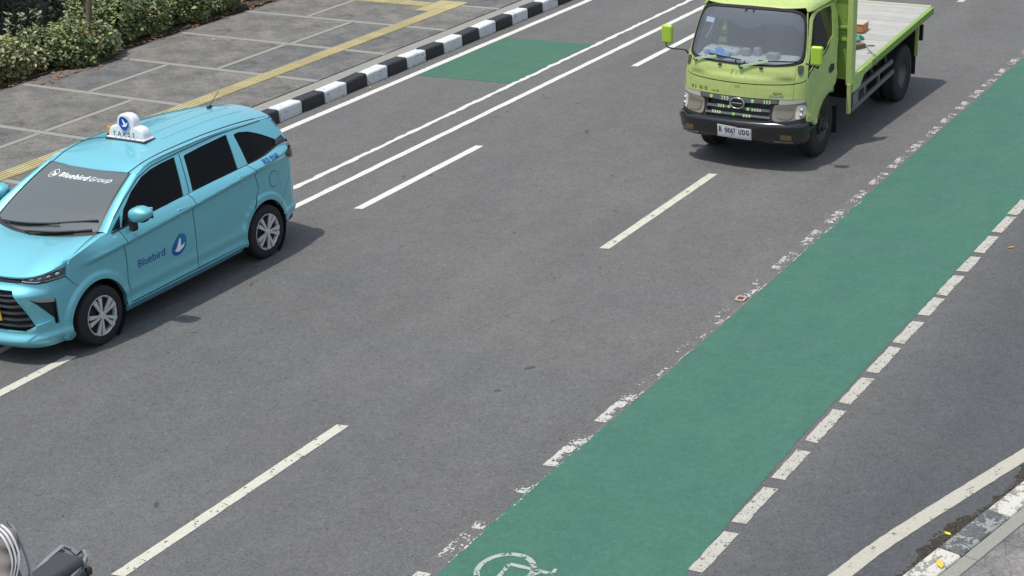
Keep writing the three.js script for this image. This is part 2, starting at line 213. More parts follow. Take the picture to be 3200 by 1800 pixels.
// ---------- right-hand kerb, band and pressed concrete, running off at an angle ----------
{
  const A = Math.atan2(.40, 1.83), c = Math.cos(A), s = Math.sin(A), at = (a, d) => [11.09 + a * c - d * s, -3.02 + a * s + d * c];  // a along the kerb, d behind its face
  const right = structure('kerb', null, null, 'worn white and grey kerb stones along the right gutter');
  const M_rw = std([.56, .55, .51], .85, 0, { map: texture(512, (x, y) => { const w = wearNoise(x, y), v = w < .43 ? .42 : .95; return [enc(v), enc(v * .99), enc(v * .95), 1]; }, { srgb: true }), bumpMap: slabBump, bumpScale: .006 });
  const M_rg = std([.27, .28, .28], .85, 0, { map: texture(512, (x, y) => { const w = wearNoise(x + .2, y), v = w > .56 ? 1.9 : .7 + .4 * (nB(x, y) - .5); return [enc(Math.min(1, v * .5)), enc(Math.min(1, v * .5)), enc(Math.min(1, v * .5)), 1]; }, { srgb: true }), bumpMap: slabBump, bumpScale: .006 });
  for (let k = -6; k < 12; k++) { const [x, z] = at(k * .757 + .378, .10), g = box(.748, .32, .20, .022), p = g.attributes.position, u = g.attributes.uv; for (let i = 0; i < p.count; i++) { u.setXY(i, p.getX(i) + k * .3, p.getZ(i) + p.getY(i) + k * .7); p.setY(i, p.getY(i) + .004 * Math.sin(p.getX(i) * 9 + k)); } const m = part('kerb_stone', g, k & 1 ? M_rw : M_rg, right); m.position.set(x, -.04, z); m.rotation.y = -A; }
  const pave = structure('sidewalk', (() => { const g = box(26, .3, 8); g.translate(3, 0, 4.31); g.rotateY(-A); g.translate(11.09, -.035, -3.02); return g; })(), M_joint, 'pressed concrete pavement beyond the right kerb');
  for (let k = -4; k < 8; k++) { const g = slabGeo(k * 1.2 + .004, k * 1.2 + 1.196, .212, .325, .122, .1, 1); g.rotateY(-A); g.translate(11.09, 0, -3.02); part('paving_band', g, M_band, pave); }
  const M_press = std([.27, .26, .255], .9, 0, { map: slabMap, bumpMap: texture(512, (x, y) => { const f = Math.abs(((x * 6 + y * 9 + .35 * nC(x, y)) % 1 + 1) % 1 - .5) * 2, q = Math.abs(((x * 7 - y * 5 + .4 * nC(y, x)) % 1 + 1) % 1 - .5) * 2; return grey(.45 * Math.min(1, Math.min(f, q) * 5) + .3 * nB(x, y) + .25 * nA(x, y)); }), bumpScale: .02 });
  for (let k = -2; k < 5; k++) for (const [d0, d1] of [[.333, 1.30], [1.31, 2.3]]) { const g = slabGeo(k * 1.5 + .7 + .005, k * 1.5 + 2.2 - .005, d0, d1, .119, .1, 1.6); g.rotateY(-A); g.translate(11.09, 0, -3.02); part('paving_slab', g, M_press, pave); }
  // dirt and loose grit lying in the gutter
  const r = rand(41), dirt = []; const M_dirt = std([.085, .07, .055], 1);
  for (let i = 0; i < 4200; i++) { const a = -2.6 + r() * 6.4, sp = Math.pow(r(), 1.4), d = -.008 - sp * (.15 + .05 * Math.sin(a * 4.1)), [x, z] = at(a, d), q = .003 + r() * r() * .009; const g = new THREE.TetrahedronGeometry(q, 1); g.scale(1 + r(), .7, 1 + r()); g.rotateY(r() * 6); g.translate(x, q * .4, z); dirt.push(g); }
  const ns = a => .145 + .045 * Math.sin(a * 4.1) + .03 * Math.sin(a * 11.3 + 1) + .018 * Math.sin(a * 29) + .012 * Math.sin(a * 61), NF = 220, film = groundPoly([...Array.from({ length: NF }, (_, i) => at(-3 + i * 7.5 / NF, -.004)), ...Array.from({ length: NF }, (_, i) => { const a = -3 + (NF - 1 - i) * 7.5 / NF; return at(a, -ns(a)); })], .0025, .5);
  const o = part('gutter_dirt', merge(dirt), M_dirt, scene); o.userData.kind = 'stuff'; o.userData.label = 'dark grit and dirt lying along the right gutter';
  part('dirt_film', film, std([.075, .064, .052], 1, 0, { map: asphaltMap, bumpMap: slabBump, bumpScale: .01 }), road);
}
// planting bed behind the left pavement
structure('planting_bed', moved(box(90, .3, 12), 33, .03, -26.15), std([.075, .055, .04], 1, 0, { map: slabMap, bumpMap: slabBump, bumpScale: .03 }), 'brown soil bed behind the pavement');
// ---------- surface charts of the two vehicles, in local metres: u forward, v up, w to the left ----------
const clamp = (x, a, b) => Math.min(b, Math.max(a, x));
const smooth = (a, b, x) => { const t = clamp((x - a) / (b - a), 0, 1); return t * t * (3 - 2 * t); };
// monotone-ish cubic through a table of knots
function tab(x, K) {
  const n = K.length; if (x <= K[0][0]) return K[0][1]; if (x >= K[n - 1][0]) return K[n - 1][1];
  let i = 0; while (x > K[i + 1][0]) i++;
  const sl = j => (K[j + 1][1] - K[j][1]) / (K[j + 1][0] - K[j][0]);
  const tan = j => { if (j === 0) return sl(0); if (j === n - 1) return sl(n - 2); const a = sl(j - 1), b = sl(j); return a * b <= 0 ? 0 : 2 * a * b / (a + b); };
  const h = K[i + 1][0] - K[i][0], t = (x - K[i][0]) / h, t2 = t * t, t3 = t2 * t;
  return K[i][1] * (2 * t3 - 3 * t2 + 1) + tan(i) * h * (t3 - 2 * t2 + t) + K[i + 1][1] * (3 * t2 - 2 * t3) + tan(i + 1) * h * (t3 - t2);
}
function spline2(s, P) {
  const n = P.length - 1, i = clamp(Math.floor(s), 0, n - 1), t = s - i, g = k => P[clamp(k, 0, n)];
  const a = k => { const p0 = g(i - 1)[k], p1 = g(i)[k], p2 = g(i + 1)[k], p3 = g(i + 2)[k]; return 0.5 * (2 * p1 + (p2 - p0) * t + (2 * p0 - 5 * p1 + 4 * p2 - p3) * t * t + (3 * p1 - p0 - 3 * p2 + p3) * t * t * t); };
  return [a(0), a(1)];
}
// taxi: lower body, s = knot index along half the plan outline (0 nose .. 14 tail)
const TX_OUT = [[.84, 0], [.832, .22], [.80, .43], [.73, .60], [.60, .725], [.42, .795], [.2, .83], [-.3, .845], [-.9, .85], [-1.6, .852], [-2.3, .85], [-2.9, .84], [-3.25, .805], [-3.47, .72], [-3.58, .5], [-3.61, 0]];
const TX_FRONT = [[.165, .075], [.20, .03], [.25, .0], [.34, .045], [.40, .03], [.52, .012], [.64, 0], [.73, .0], [.83, .085], [.88, .115], [.93, .17], [1.0, .25]];
const TX_SIDE = [[.18, .075], [.25, .03], [.29, .012], [.36, .022], [.55, .016], [.75, .012], [.88, .010], [.96, .010], [1.0, .010], [1.05, .014], [1.10, .024], [1.22, .085]];
const TX_REAR = [[.28, .13], [.38, .03], [.5, .0], [.62, .01], [.85, .03], [1.0, .04], [1.1, .055], [1.25, .09]];
function taxiL(s, v) {
  if (s < 0) { const m = taxiL(-s, v); return [m[0], m[1], -m[2]]; }
  const p = spline2(s, TX_OUT), e = .02, a = spline2(Math.max(0, s - e), TX_OUT), b = spline2(Math.min(15, s + e), TX_OUT);
  let tu = b[0] - a[0], tw = b[1] - a[1]; const l = Math.hypot(tu, tw) || 1; tu /= l; tw /= l;
  const nu = tw, nw = -tu;                                            // outward
  const f = Math.max(0, nu), r = Math.max(0, -nu);
  const d = nw * nw * tab(v, TX_SIDE) + f * f * tab(v, TX_FRONT) + r * r * tab(v, TX_REAR);
  return [p[0] - nu * d, v, p[1] - nw * d];
}
// taxi: greenhouse side, a plane leaning in, a touch bowed
const taxiG = (u, v) => [u, v, .82 - .5 * (v - 1.1) + .012 * Math.sin(Math.PI * clamp((v - 1.1) / .5, 0, 1)) - .05 * smooth(-2.7, -3.4, u) - .03 * smooth(-.9, -.3, u) * 0];
const TX_CEN = [[-3.47, 1.535], [-3.3, 1.565], [-2.98, 1.615], [-2.5, 1.645], [-2.0, 1.645], [-1.55, 1.62], [-1.2, 1.57], [-.90, 1.505]];
const TX_RAIL = [[-3.40, 1.462], [-3.04, 1.512], [-2.6, 1.555], [-2.03, 1.582], [-1.5, 1.578], [-1.2, 1.555], [-.955, 1.497]];
const TX_RAILW = [[-3.40, .53], [-3.04, .565], [-2.6, .582], [-2.03, .592], [-1.5, .588], [-1.2, .58], [-.955, .562]];
// taxi: roof, t = -1..1 across
function taxiR(u, t) {
  const ur = u, hw = tab(ur, TX_RAILW), c = tab(u - .0, TX_CEN), r = tab(ur, TX_RAIL), a = Math.abs(t);
  return [u, c + (r - c) * Math.pow(a, 2.3), hw * t];
}
// taxi: windscreen, t across, h up 0..1
function taxiW(t, h) {
  const a = t * t, ub = -.015 - .235 * a, vb = 1.085 + .02 * a, wb = .69 * t, ut = -.895 - .062 * a, vt = 1.502 - .005 * a, wt = .558 * t;
  const k = .022 * Math.sin(Math.PI * h);
  return [ub + (ut - ub) * h + k * .45, vb + (vt - vb) * h + k, wb + (wt - wb) * h];
}
// taxi: bonnet, h from front 0 to cowl 1, t across
const TX_HSEAM = [[0, .735, 0], [.25, .725, .22], [.45, .665, .43], [.62, .5, .635], [.8, .325, .772], [1, .3, .778]];
function taxiH(t, h) {
  const a = Math.abs(t);
  const uf = .745 - .03 * a * a - .40 * Math.pow(a, 4.2), wf = .772 * Math.sin(Math.min(1, a) * Math.PI / 2 * .999), vf = .905 + .02 * a + .055 * Math.pow(a, 3);
  const ub = .02 - .21 * a * a, wb = .70 * a, vb = 1.072 + .02 * a * a;
  const w = wf + (wb - wf) * h, u = uf + (ub - uf) * h, v = vf + (vb - vf) * (h + .55 * h * (1 - h)) + .012 * Math.sin(Math.PI * h) * (1 - a);
  return [u, v, Math.sign(t || 1) * w];
}
// truck cab, s = knot index from the middle of the front (0) round the corner (5) along the side (8)
const CAB_F = [[.38, .97], [.5, 1.0], [.62, 1.01], [.70, .985], [.80, .955], [.95, .945], [1.1, .935], [1.25, .915], [1.38, .875], [1.45, .84], [1.95, .615], [2.02, .56], [2.07, .46], [2.10, .30], [2.115, .1]];
const CAB_W = [[.38, .86], [.9, .868], [1.15, .866], [1.35, .85], [1.45, .838], [1.95, .752], [2.02, .725], [2.07, .665], [2.10, .55], [2.115, .40]];
const CAB_OUT = [[0, 0], [-.008, .25], [-.035, .5], [-.085, .73], [-.145, .875], [-.225, .965], [-.34, 1], [-.62, 1], [-1.6, 1]];
function cabP(s, v) {
  if (s < 0) { const m = cabP(-s, v); return [m[0], m[1], -m[2]]; }
  const p = spline2(s, CAB_OUT), F = tab(v, CAB_F), W = tab(v, CAB_W);
  return [Math.max(-.44, F + p[0]), v, p[1] * W];
}
// ---------- panels cut from a chart: a polygon in chart coordinates becomes a shaped sheet with folded-in edges ----------
function clipCell(poly, x0, x1, y0, y1) {
  let p = poly;
  for (const [k, v, s] of [[0, x0, 1], [0, x1, -1], [1, y0, 1], [1, y1, -1]]) {
    const q = []; for (let i = 0; i < p.length; i++) { const a = p[i], b = p[(i + 1) % p.length], da = (a[k] - v) * s, db = (b[k] - v) * s; if (da >= 0) q.push(a); if (da >= 0 !== db >= 0) { const t = da / (da - db); q.push([a[0] + (b[0] - a[0]) * t, a[1] + (b[1] - a[1]) * t]); } }
    p = q; if (p.length < 3) return null;
  } return p;
}
const L3 = p => [-p[0], p[1], p[2]];                                   // chart (u, v, w) -> local (x back, y up, z left)
function frameAt(chart, a, b, ea, eb, centre) {
  const P = L3(chart(a, b)), A = L3(chart(a + ea, b)), A0 = L3(chart(a - ea, b)), B = L3(chart(a, b + eb)), B0 = L3(chart(a, b - eb));
  const x = [A[0] - A0[0], A[1] - A0[1], A[2] - A0[2]], y = [B[0] - B0[0], B[1] - B0[1], B[2] - B0[2]];
  let n = [x[1] * y[2] - x[2] * y[1], x[2] * y[0] - x[0] * y[2], x[0] * y[1] - x[1] * y[0]]; const l = Math.hypot(...n) || 1; n = n.map(v => v / l);
  if (n[0] * (P[0] - centre[0]) + n[1] * (P[1] - centre[1]) + n[2] * (P[2] - centre[2]) < 0) n = n.map(v => -v);
  return [P, n];
}
function panel(poly, chart, { da = .25, db = .05, off = 0, rim = .015, centre = [1.4, .6, 0], uvBox = null, ea = .01, eb = .004, dent = null } = {}) {
  const P = [], N = [], U = []; let a0 = 1e9, a1 = -1e9, b0 = 1e9, b1 = -1e9;
  for (const [a, b] of poly) { a0 = Math.min(a0, a); a1 = Math.max(a1, a); b0 = Math.min(b0, b); b1 = Math.max(b1, b); }
  const ub = uvBox || [a0, a1, b0, b1];
  if (dent) { const base = chart; chart = (a, b) => { const [p, n] = frameAt(base, a, b, ea, eb, centre), d = dent(a, b); return [-(p[0] + n[0] * d), p[1] + n[1] * d, p[2] + n[2] * d]; }; }
  const vert = (a, b, dep = 0) => { const [p, n] = frameAt(chart, a, b, ea, eb, centre), o = off - dep; return [[p[0] + n[0] * o, p[1] + n[1] * o, p[2] + n[2] * o], n, [(a - ub[0]) / (ub[1] - ub[0]), (b - ub[2]) / (ub[3] - ub[2])]]; };
  const tri = (A, B, C, flatN) => { const e = [0, 1, 2].map(k => B[0][k] - A[0][k]), f = [0, 1, 2].map(k => C[0][k] - A[0][k]), g = [e[1] * f[2] - e[2] * f[1], e[2] * f[0] - e[0] * f[2], e[0] * f[1] - e[1] * f[0]]; const l = Math.hypot(...g); if (l < 1e-10) return; const d = g[0] * A[1][0] + g[1] * A[1][1] + g[2] * A[1][2]; const T = d < 0 && !flatN ? [A, C, B] : [A, B, C]; for (const v of T) { P.push(...v[0]); N.push(...(flatN ? g.map(x => x / l) : v[1])); U.push(...v[2]); } };
  const i0 = Math.floor(a0 / da), i1 = Math.ceil(a1 / da), j0 = Math.floor(b0 / db), j1 = Math.ceil(b1 / db);
  for (let i = i0; i < i1; i++) for (let j = j0; j < j1; j++) {
    const c = clipCell(poly, i * da, (i + 1) * da, j * db, (j + 1) * db); if (!c) continue;
    const q = c.filter((p, k) => { const n = c[(k + 1) % c.length]; return Math.abs(p[0] - n[0]) > 1e-7 || Math.abs(p[1] - n[1]) > 1e-7; }); if (q.length < 3) continue;
    const vs = q.map(p => vert(p[0], p[1]));
    for (const t of THREE.ShapeUtils.triangulateShape(q.map(p => new THREE.Vector2(p[0] / da, p[1] / db)), [])) tri(vs[t[0]], vs[t[1]], vs[t[2]]);
  }
  if (rim) for (let k = 0; k < poly.length; k++) {
    const p = poly[k], q = poly[(k + 1) % poly.length], n = Math.max(1, Math.ceil(Math.max(Math.abs(q[0] - p[0]) / da, Math.abs(q[1] - p[1]) / db)));
    for (let i = 0; i < n; i++) { const s = i / n, e = (i + 1) / n, A = [p[0] + (q[0] - p[0]) * s, p[1] + (q[1] - p[1]) * s], B = [p[0] + (q[0] - p[0]) * e, p[1] + (q[1] - p[1]) * e]; const a = vert(...A), b = vert(...B), c = vert(...B, rim), d = vert(...A, rim); tri(a, b, c, true); tri(a, c, d, true); }
  }
  const g = new THREE.BufferGeometry(); g.setAttribute('position', new THREE.Float32BufferAttribute(P, 3)); g.setAttribute('normal', new THREE.Float32BufferAttribute(N, 3)); g.setAttribute('uv', new THREE.Float32BufferAttribute(U, 2)); return g;
}
// a sheet ruled between two curves given as functions of t, k rows across, bulged outwards
function ruled(fa, fb, n, k, bulge = 0, out = [0, 1, 0]) { const chart = (t, h) => { const a = fa(t), b = fb(t), z = bulge * Math.sin(Math.PI * h); return [a[0] + (b[0] - a[0]) * h - out[0] * z, a[1] + (b[1] - a[1]) * h + out[1] * z, a[2] + (b[2] - a[2]) * h + out[2] * z]; }; return chart; }
// a closed outline rounded through its points
const rounded = (pts, k = 6) => { const n = pts.length, o = []; for (let i = 0; i < n; i++) { const p0 = pts[(i + n - 1) % n], p1 = pts[i], p2 = pts[(i + 1) % n], p3 = pts[(i + 2) % n]; for (let j = 0; j < k; j++) { const t = j / k; o.push([0, 1].map(c => .5 * (2 * p1[c] + (p2[c] - p0[c]) * t + (2 * p0[c] - 5 * p1[c] + 4 * p2[c] - p3[c]) * t * t + (3 * p1[c] - p0[c] - 3 * p2[c] + p3[c]) * t * t * t))); } } return o; };
const quad = (a0, a1, b0, b1) => [[a0, b0], [a1, b0], [a1, b1], [a0, b1]];
const arc = (cu, cv, r, d0, d1, n) => Array.from({ length: n + 1 }, (_, i) => { const d = (d0 + (d1 - d0) * i / n) * Math.PI / 180; return [cu + r * Math.cos(d), cv + r * Math.sin(d)]; });
const deckTex = texture(512, (x, y) => { const a = nE(x, y * .15), b = nA(x, y * .3), c = nB(x, y), d = nC(x, y); let v = .86 + .16 * (a - .5) + .12 * (b - .5) + .16 * (c - .5) + .14 * (d - .5); if (c * .6 + a * .4 > .78) v -= .35; const w = .05 * (d - .5); return [enc(v * (1 + w)), enc(v), enc(v * (1 - w)), 1]; }, { srgb: true });
const deckMats = [[.46, .445, .415], [.43, .425, .40], [.47, .445, .42], [.40, .405, .385]].map(c => std(c, .85, 0, { map: deckTex }));
// ---------- the blue taxi ----------
const blueFlake = texture(256, (x, y) => grey(.30 + .10 * (nE(x, y) - .5)));
const M_blue = phys([.20, .60, .70], { metalness: .66, roughness: .50, clearcoat: 1, clearcoatRoughness: .04 });
const M_blackPl = std([.018, .018, .02], .5), M_blackGl = phys([.010, .010, .012], { roughness: .18, clearcoat: 1, clearcoatRoughness: .05 }), M_rubber = std([.016, .016, .017], .82), M_dark = std([.012, .012, .013], .9);
const M_tint = phys([.018, .020, .023], { transmission: 1, thickness: 0, roughness: .03, ior: 1.5, specularIntensity: .4 });
const M_screen = phys([.40, .45, .47], { transmission: .72, thickness: 0, roughness: .03, ior: 1.52 });
const M_chrome = std([.62, .64, .66], .16, 1), M_silver = std([.68, .69, .70], .4, .5), M_clear = phys([.95, .96, .97], { transmission: 1, thickness: 0, roughness: .02, ior: 1.5 });
const M_white = phys([.78, .80, .83], { roughness: .25, clearcoat: .6 });
const M_seat = std([.05, .05, .055], .9), M_trim = std([.07, .068, .066], .85);

const taxi = thing('taxi', 'turquoise seven-seat taxi with a white roof sign and blue bird emblem on its door', 'taxi', [11.5047467, 0, -12.575544], .0113772916);
{
  const S = u => { let a = 4.2, b = 13.9; for (let i = 0; i < 40; i++) { const m = (a + b) / 2; spline2(m, TX_OUT)[0] > u ? a = m : b = m; } return (a + b) / 2; };
  const LS = poly => poly.map(([u, v]) => [S(u), v]);                 // side polygon in metres -> chart L
  const L = (poly, o) => panel(poly, taxiL, o);
  const both = (name, g, m, label) => { part(name, g, m, taxi, label); part(name, mirrored(g), m, taxi); };
  const one = (name, g, m, label) => part(name, g, m, taxi, label);
  const lipF = (r, a, b, n = 14) => arc(0, .315, r, a, b, n), lipR = (r, a, b, n = 14) => arc(-2.75, .312, r, a, b, n);
  // doors, wings, sills
  const flare = (cu, cv) => (s, v) => { const p = spline2(s, TX_OUT), r = Math.hypot(p[0] - cu, v - cv); return .022 * (1 - smooth(.415, .475, r)); };
  const crease = (s, v) => { const u = spline2(s, TX_OUT)[0], c = 1.0 - .055 * (u + 1.2), top = 1.102 - .028 * (u + .4), k = 1 - .6 * smooth(-2.7, -3.3, u); return k * (v > c ? .052 * (1 - clamp((v - c) / Math.max(.03, top - c), 0, 1)) : .052 - .062 * smooth(c, c - .07, v) + .010 * smooth(c - .08, c - .36, v)) + .012 * Math.exp(-Math.pow((v - .43) / .055, 2)); };
  both('front_wing', L(LS([[.37, .862], [.355, .93], [.30, 1.012], [.15, 1.05], [0, 1.078], [-.12, 1.098], [-.25, 1.108], [-.385, 1.104], [-.436, .987], [-.456, .778], [-.438, .551], [-.446, .341], [-.448, .27], ...lipF(.378, 186, 62, 30), [.195, .684]]), { da: .12, db: .0125, dent: (s, v) => flare(0, .315)(s, v) + crease(s, v) * smooth(.3, -.2, spline2(s, TX_OUT)[0]), rim: .05 }), M_blue);
  both('front_door', L(LS([[-.396, 1.10], [-.447, .987], [-.467, .778], [-.449, .551], [-.457, .341], [-.46, .295], [-1.523, .300], [-1.524, .324], [-1.532, .8], [-1.533, 1.076], [-1.50, 1.136], [-.95, 1.122]]), { da: .12, db: .0125, dent: crease }), M_blue);
  both('rear_door', L(LS([[-1.512, 1.137], [-1.545, 1.076], [-1.544, .8], [-1.536, .324], [-1.535, .301], ...lipR(.402, -2, 60, 14), [-2.60, .74], [-2.64, .79], [-2.671, .856], [-2.633, 1.044], [-2.52, 1.158], [-2.0, 1.15]]), { da: .12, db: .0125, dent: (s, v) => crease(s, v) + flare(-2.75, .312)(s, v) * .9 }), M_blue);
  both('rear_quarter', L(LS([[-2.532, 1.158], [-2.645, 1.044], [-2.683, .856], [-2.652, .79], [-2.612, .735], ...lipR(.372, 61, 142, 18), [-3.10, .585], [-3.16, .645], [-3.22, .705], [-3.295, .78], [-3.36, .85], [-3.405, .91], [-3.437, .975], [-3.34, 1.032], [-3.275, 1.085], [-3.37, 1.13], [-3.40, 1.215], [-3.20, 1.215], [-2.9, 1.178]]), { da: .12, db: .0125, dent: (s, v) => crease(s, v) + flare(-2.75, .312)(s, v), rim: .05 }), M_blue);
  both('rear_arch', L(LS([...lipR(.397, 60, -8, 14), ...lipR(.372, -8, 60, 14)]), { da: .12, db: .03, rim: .04, dent: flare(-2.75, .312) }), M_blue);
  both('sill', L(LS([[-.36, .285], [-.44, .287], [-1.5, .292], [-2.36, .295], [-2.352, .255], [-2.33, .205], [-1.5, .195], [-.40, .195], [-.372, .24]]), { da: .12, db: .02, dent: (s, v) => .016 * smooth(.24, .275, v) }), M_blue);
  // rear bumper, tailgate
  const half = [...LS(lipR(.372, 143, 177, 8)), [S(-3.13), .318], [S(-3.3), .345], [13.2, .36], [15, .36], [15, .80], [14.0, .86], [13.3, .97], [S(-3.445), .968], [S(-3.412), .905], [S(-3.366), .845], [S(-3.30), .775], [S(-3.226), .70], [S(-3.165), .64], [S(-3.106), .585]];
  both('rear_bumper', L(half, { da: .1, db: .03, dent: (s, v) => .012 * smooth(.47, .44, v) + flare(-2.75, .312)(s, v) + crease(s, v) * (1 - smooth(12.9, 13.6, s)) }), M_blue);
  both('bumper_valance', L([[S(-3.13), .335], [S(-3.3), .345], [13.2, .36], [15, .36], [15, .29], [13.2, .29], [S(-3.16), .285]], { da: .1, db: .02, off: -.01 }), M_blackPl);
  both('tailgate', L([[15, .81], [14.0, .87], [13.4, .98], [13.7, 1.2], [15, 1.2]], { da: .1, db: .03, off: -.004 }), M_blue);
  both('tail_light', L([[S(-3.278), 1.086], [S(-3.405), 1.138], [S(-3.5), 1.135], [13.62, 1.125], [13.70, .985], [S(-3.46), .975], [S(-3.345), 1.034]], { da: .06, db: .02, off: .040, rim: .07 }), phys([.022, .007, .009], { roughness: .12, clearcoat: 1 }));
  // nose
  const noseDent = (s, v) => { const a = Math.abs(s); return -.03 * smooth(2.2, 2.9, a) * (1 - smooth(3.0, 4.4, a)) * smooth(.34, .45, v) * (1 - smooth(.60, .74, v)) + flare(0, .315)(s, v); };
  const vent = [[4.59, .402], [4.35, .405], [4.32, .476], [3.10, .699], [4.46, .682], [4.56, .652], [4.59, .402]];   // cut out along a slit from the wheel arch
  const bump = [[0, .172], [1.84, .172], [3.16, .171], [4.36, .176], [5.3, .19], [5.44, .23], ...LS(lipF(.378, -7, 13, 5)), ...vent, ...LS(lipF(.378, 13.5, 62, 12)), [S(.20), .688], [5.24, .853], [3.59, .838], [2.60, .855], [2.45, .848], [0, .848], [0, .792], [2.12, .789], [2.5, .66], [3.05, .464], [3.21, .408], [2.47, .349], [0, .352]];
  both('front_bumper', L(bump, { da: .08, db: .02, dent: noseDent, rim: .03 }), M_blue);
  one('grille', L([[-3.4, .335], [3.4, .335], [3.4, .40], [2.25, .81], [-2.25, .81], [-3.4, .40]], { da: .2, db: .05, off: -.075, rim: 0 }), M_blackPl);
  const M_slat = std([.11, .115, .125], .32, .5);
  [[.745, 2.33], [.686, 2.5], [.62, 2.62], [.548, 2.78], [.478, 2.93], [.408, 3.08]].forEach(([v, s]) => one('grille_slat', L([[-s, v - .002], [-s * .72, v - .018], [0, v - .014], [s * .72, v - .018], [s, v - .002], [s, v + .020], [s * .72, v + .006], [0, v + .012], [-s * .72, v + .006], [-s, v + .020]], { da: .2, db: .02, off: -.026, rim: .03 }), M_slat));
  both('bumper_vent', L([[3.0, .71], [4.5, .70], [4.64, .66], [4.66, .375], [4.3, .39], [4.28, .47]], { da: .15, db: .04, off: -.06, rim: 0 }), M_blackPl);
  both('vent_trim', L([[3.12, .694], [4.45, .676], [4.54, .646], [4.50, .632], [3.55, .660]], { da: .15, db: .04, off: -.02, rim: .02 }), M_chrome);
  both('bumper_blade', L([[3.24, .399], [3.29, .425], [4.22, .462], [4.30, .444], [2.62, .262], [2.52, .30], [2.9, .36]], { da: .1, db: .02, off: .012, rim: .04 }), M_blue);
  both('bumper_lip', L([[4.80, .216], [5.42, .236], [5.42, .250], [4.80, .228]], { da: .1, db: .01, off: .012, rim: .02 }), M_blue);
  one('grille_slot', L([[-2.52, .853], [2.52, .853], [2.44, .897], [0, .892], [-2.44, .897]], { da: .2, db: .02, off: -.015, rim: .02 }), M_blackGl);
  one('number_plate', L(quad(-.75, 1.32, .462, .605), { da: .3, db: .1, off: -.008, rim: .01, uvBox: [-.75, 1.32, .462, .605] }), std([.72, .56, .08], .5));
  // headlights: dark housing, bright upper lid, lamps, clear cover
  const hl = [[2.44, .892], [3.79, .945], [5.02, .977], [5.46, 1.006], [5.27, .862], [3.6, .848], [2.60, .862]];
  for (const mir of [0, 1]) {
    const f = g => mir ? mirrored(g) : g, h = part('headlight', f(L(hl, { da: .12, db: .02, off: -.035, rim: 0 })), std([.16, .165, .17], .3, .6), taxi);
    part('bezel', f(L([[2.60, .866], [3.6, .852], [5.22, .866], [5.24, .876], [3.62, .862], [2.66, .876]], { da: .1, db: .01, off: -.006, rim: .01 })), M_chrome, h);
    for (const s of [3.35, 3.85, 4.35, 4.85]) { const [p, n] = frameAt(taxiL, s, .895 + (s - 3.3) * .008, .01, .004, [1.4, .6, 0]); const g = new THREE.SphereGeometry(.026, 14, 10); g.scale(1.25, .9, 1.1); g.translate(p[0] - n[0] * .02, p[1] - n[1] * .02, p[2] - n[2] * .02); part('lamp', f(g), M_chrome, h); }
    part('lid', f(L([[2.44, .893], [3.79, .946], [5.02, .978], [5.46, 1.007], [5.32, .955], [3.85, .918], [2.62, .886]], { da: .1, db: .02, off: -.004, rim: .012 })), M_blue, h);
    part('lens', f(L([[2.63, .864], [3.6, .850], [5.26, .864], [5.34, .95], [3.85, .915], [2.62, .883]], { da: .12, db: .02, off: 0, rim: 0 })), M_clear, h);
  }
  // bonnet, strip between bonnet and wing, cowl
  one('bonnet', panel(quad(-.992, .992, .012, .99), taxiH, { da: .06, db: .06, rim: .02, ea: .004, eb: .01, dent: (t, h) => .012 * smooth(.35, .62, Math.abs(t)) * (1 - smooth(.62, 1.0, Math.abs(t))) * Math.sin(Math.PI * h) }), M_blue);
  const wingTop = h => { const u = .30 - .55 * h, v = tab(-u, [[-.30, 1.012], [-.15, 1.05], [0, 1.078], [.12, 1.098], [.25, 1.108]]); return taxiL(S(u), v); }, hoodEdge = h => taxiH(1, h * .99);
  both('wing_top', panel(quad(0, 1, 0, .96), ruled(wingTop, hoodEdge, 1, 1, .012, [0, 1, 0]), { da: .08, db: .25, rim: .02, ea: .004, eb: .01 }), M_blue);
  one('cowl', panel(quad(-1, 1, 0, 1), ruled(t => { const p = taxiH(t, .985); return [p[0] - .004, p[1] - .012, p[2]]; }, t => { const p = taxiW(t * .99, .03); return [p[0], p[1] - .004, p[2]]; }, 1, 1), { da: .1, db: .5, rim: 0 }), M_blackPl);
  // greenhouse: frame with the windows as notches above the belt, glass set back a little
  const rail = u => [u, Math.min(1.578, (tab(u, TX_RAIL) + .004))];
  const fw = [[-.45, 1.095], [-.48, 1.131], [-.575, 1.247], [-.779, 1.369], [-1.008, 1.457], [-1.18, 1.489], [-1.36, 1.503], [-1.565, 1.508], [-1.575, 1.498], [-1.455, 1.135]], rw = [[-1.60, 1.135], [-1.706, 1.475], [-1.725, 1.487], [-2.0, 1.502], [-2.45, 1.514], [-2.462, 1.504], [-2.405, 1.21], [-2.397, 1.15]];
  const qw = [[-2.572, 1.16], [-2.566, 1.475], [-2.585, 1.489], [-2.664, 1.489], [-2.802, 1.461], [-2.95, 1.403], [-3.09, 1.333], [-3.207, 1.268], [-3.215, 1.215]];
  const frame = [[-.285, 1.098], [-.505, 1.219], [-.44, 1.093], ...fw, ...rw, ...qw, [-3.37, 1.212], [-3.395, 1.24], [-3.36, 1.36], rail(-3.32), rail(-3.04), rail(-2.8), rail(-2.6), rail(-2.3), rail(-2.03), rail(-1.75), rail(-1.5), rail(-1.3), rail(-1.12), [-.985, 1.495], [-.62, 1.335], [-.40, 1.217], [-.24, 1.112]];
  both('window_frame', panel(frame, taxiG, { da: .06, db: .05, rim: .03, centre: [1.5, 1.1, 0] }), M_blue);
  const glass = (name, poly, mat = M_tint) => both(name, panel(poly, taxiG, { da: .1, db: .1, off: -.012, rim: 0, centre: [1.5, 1.1, 0] }), mat);
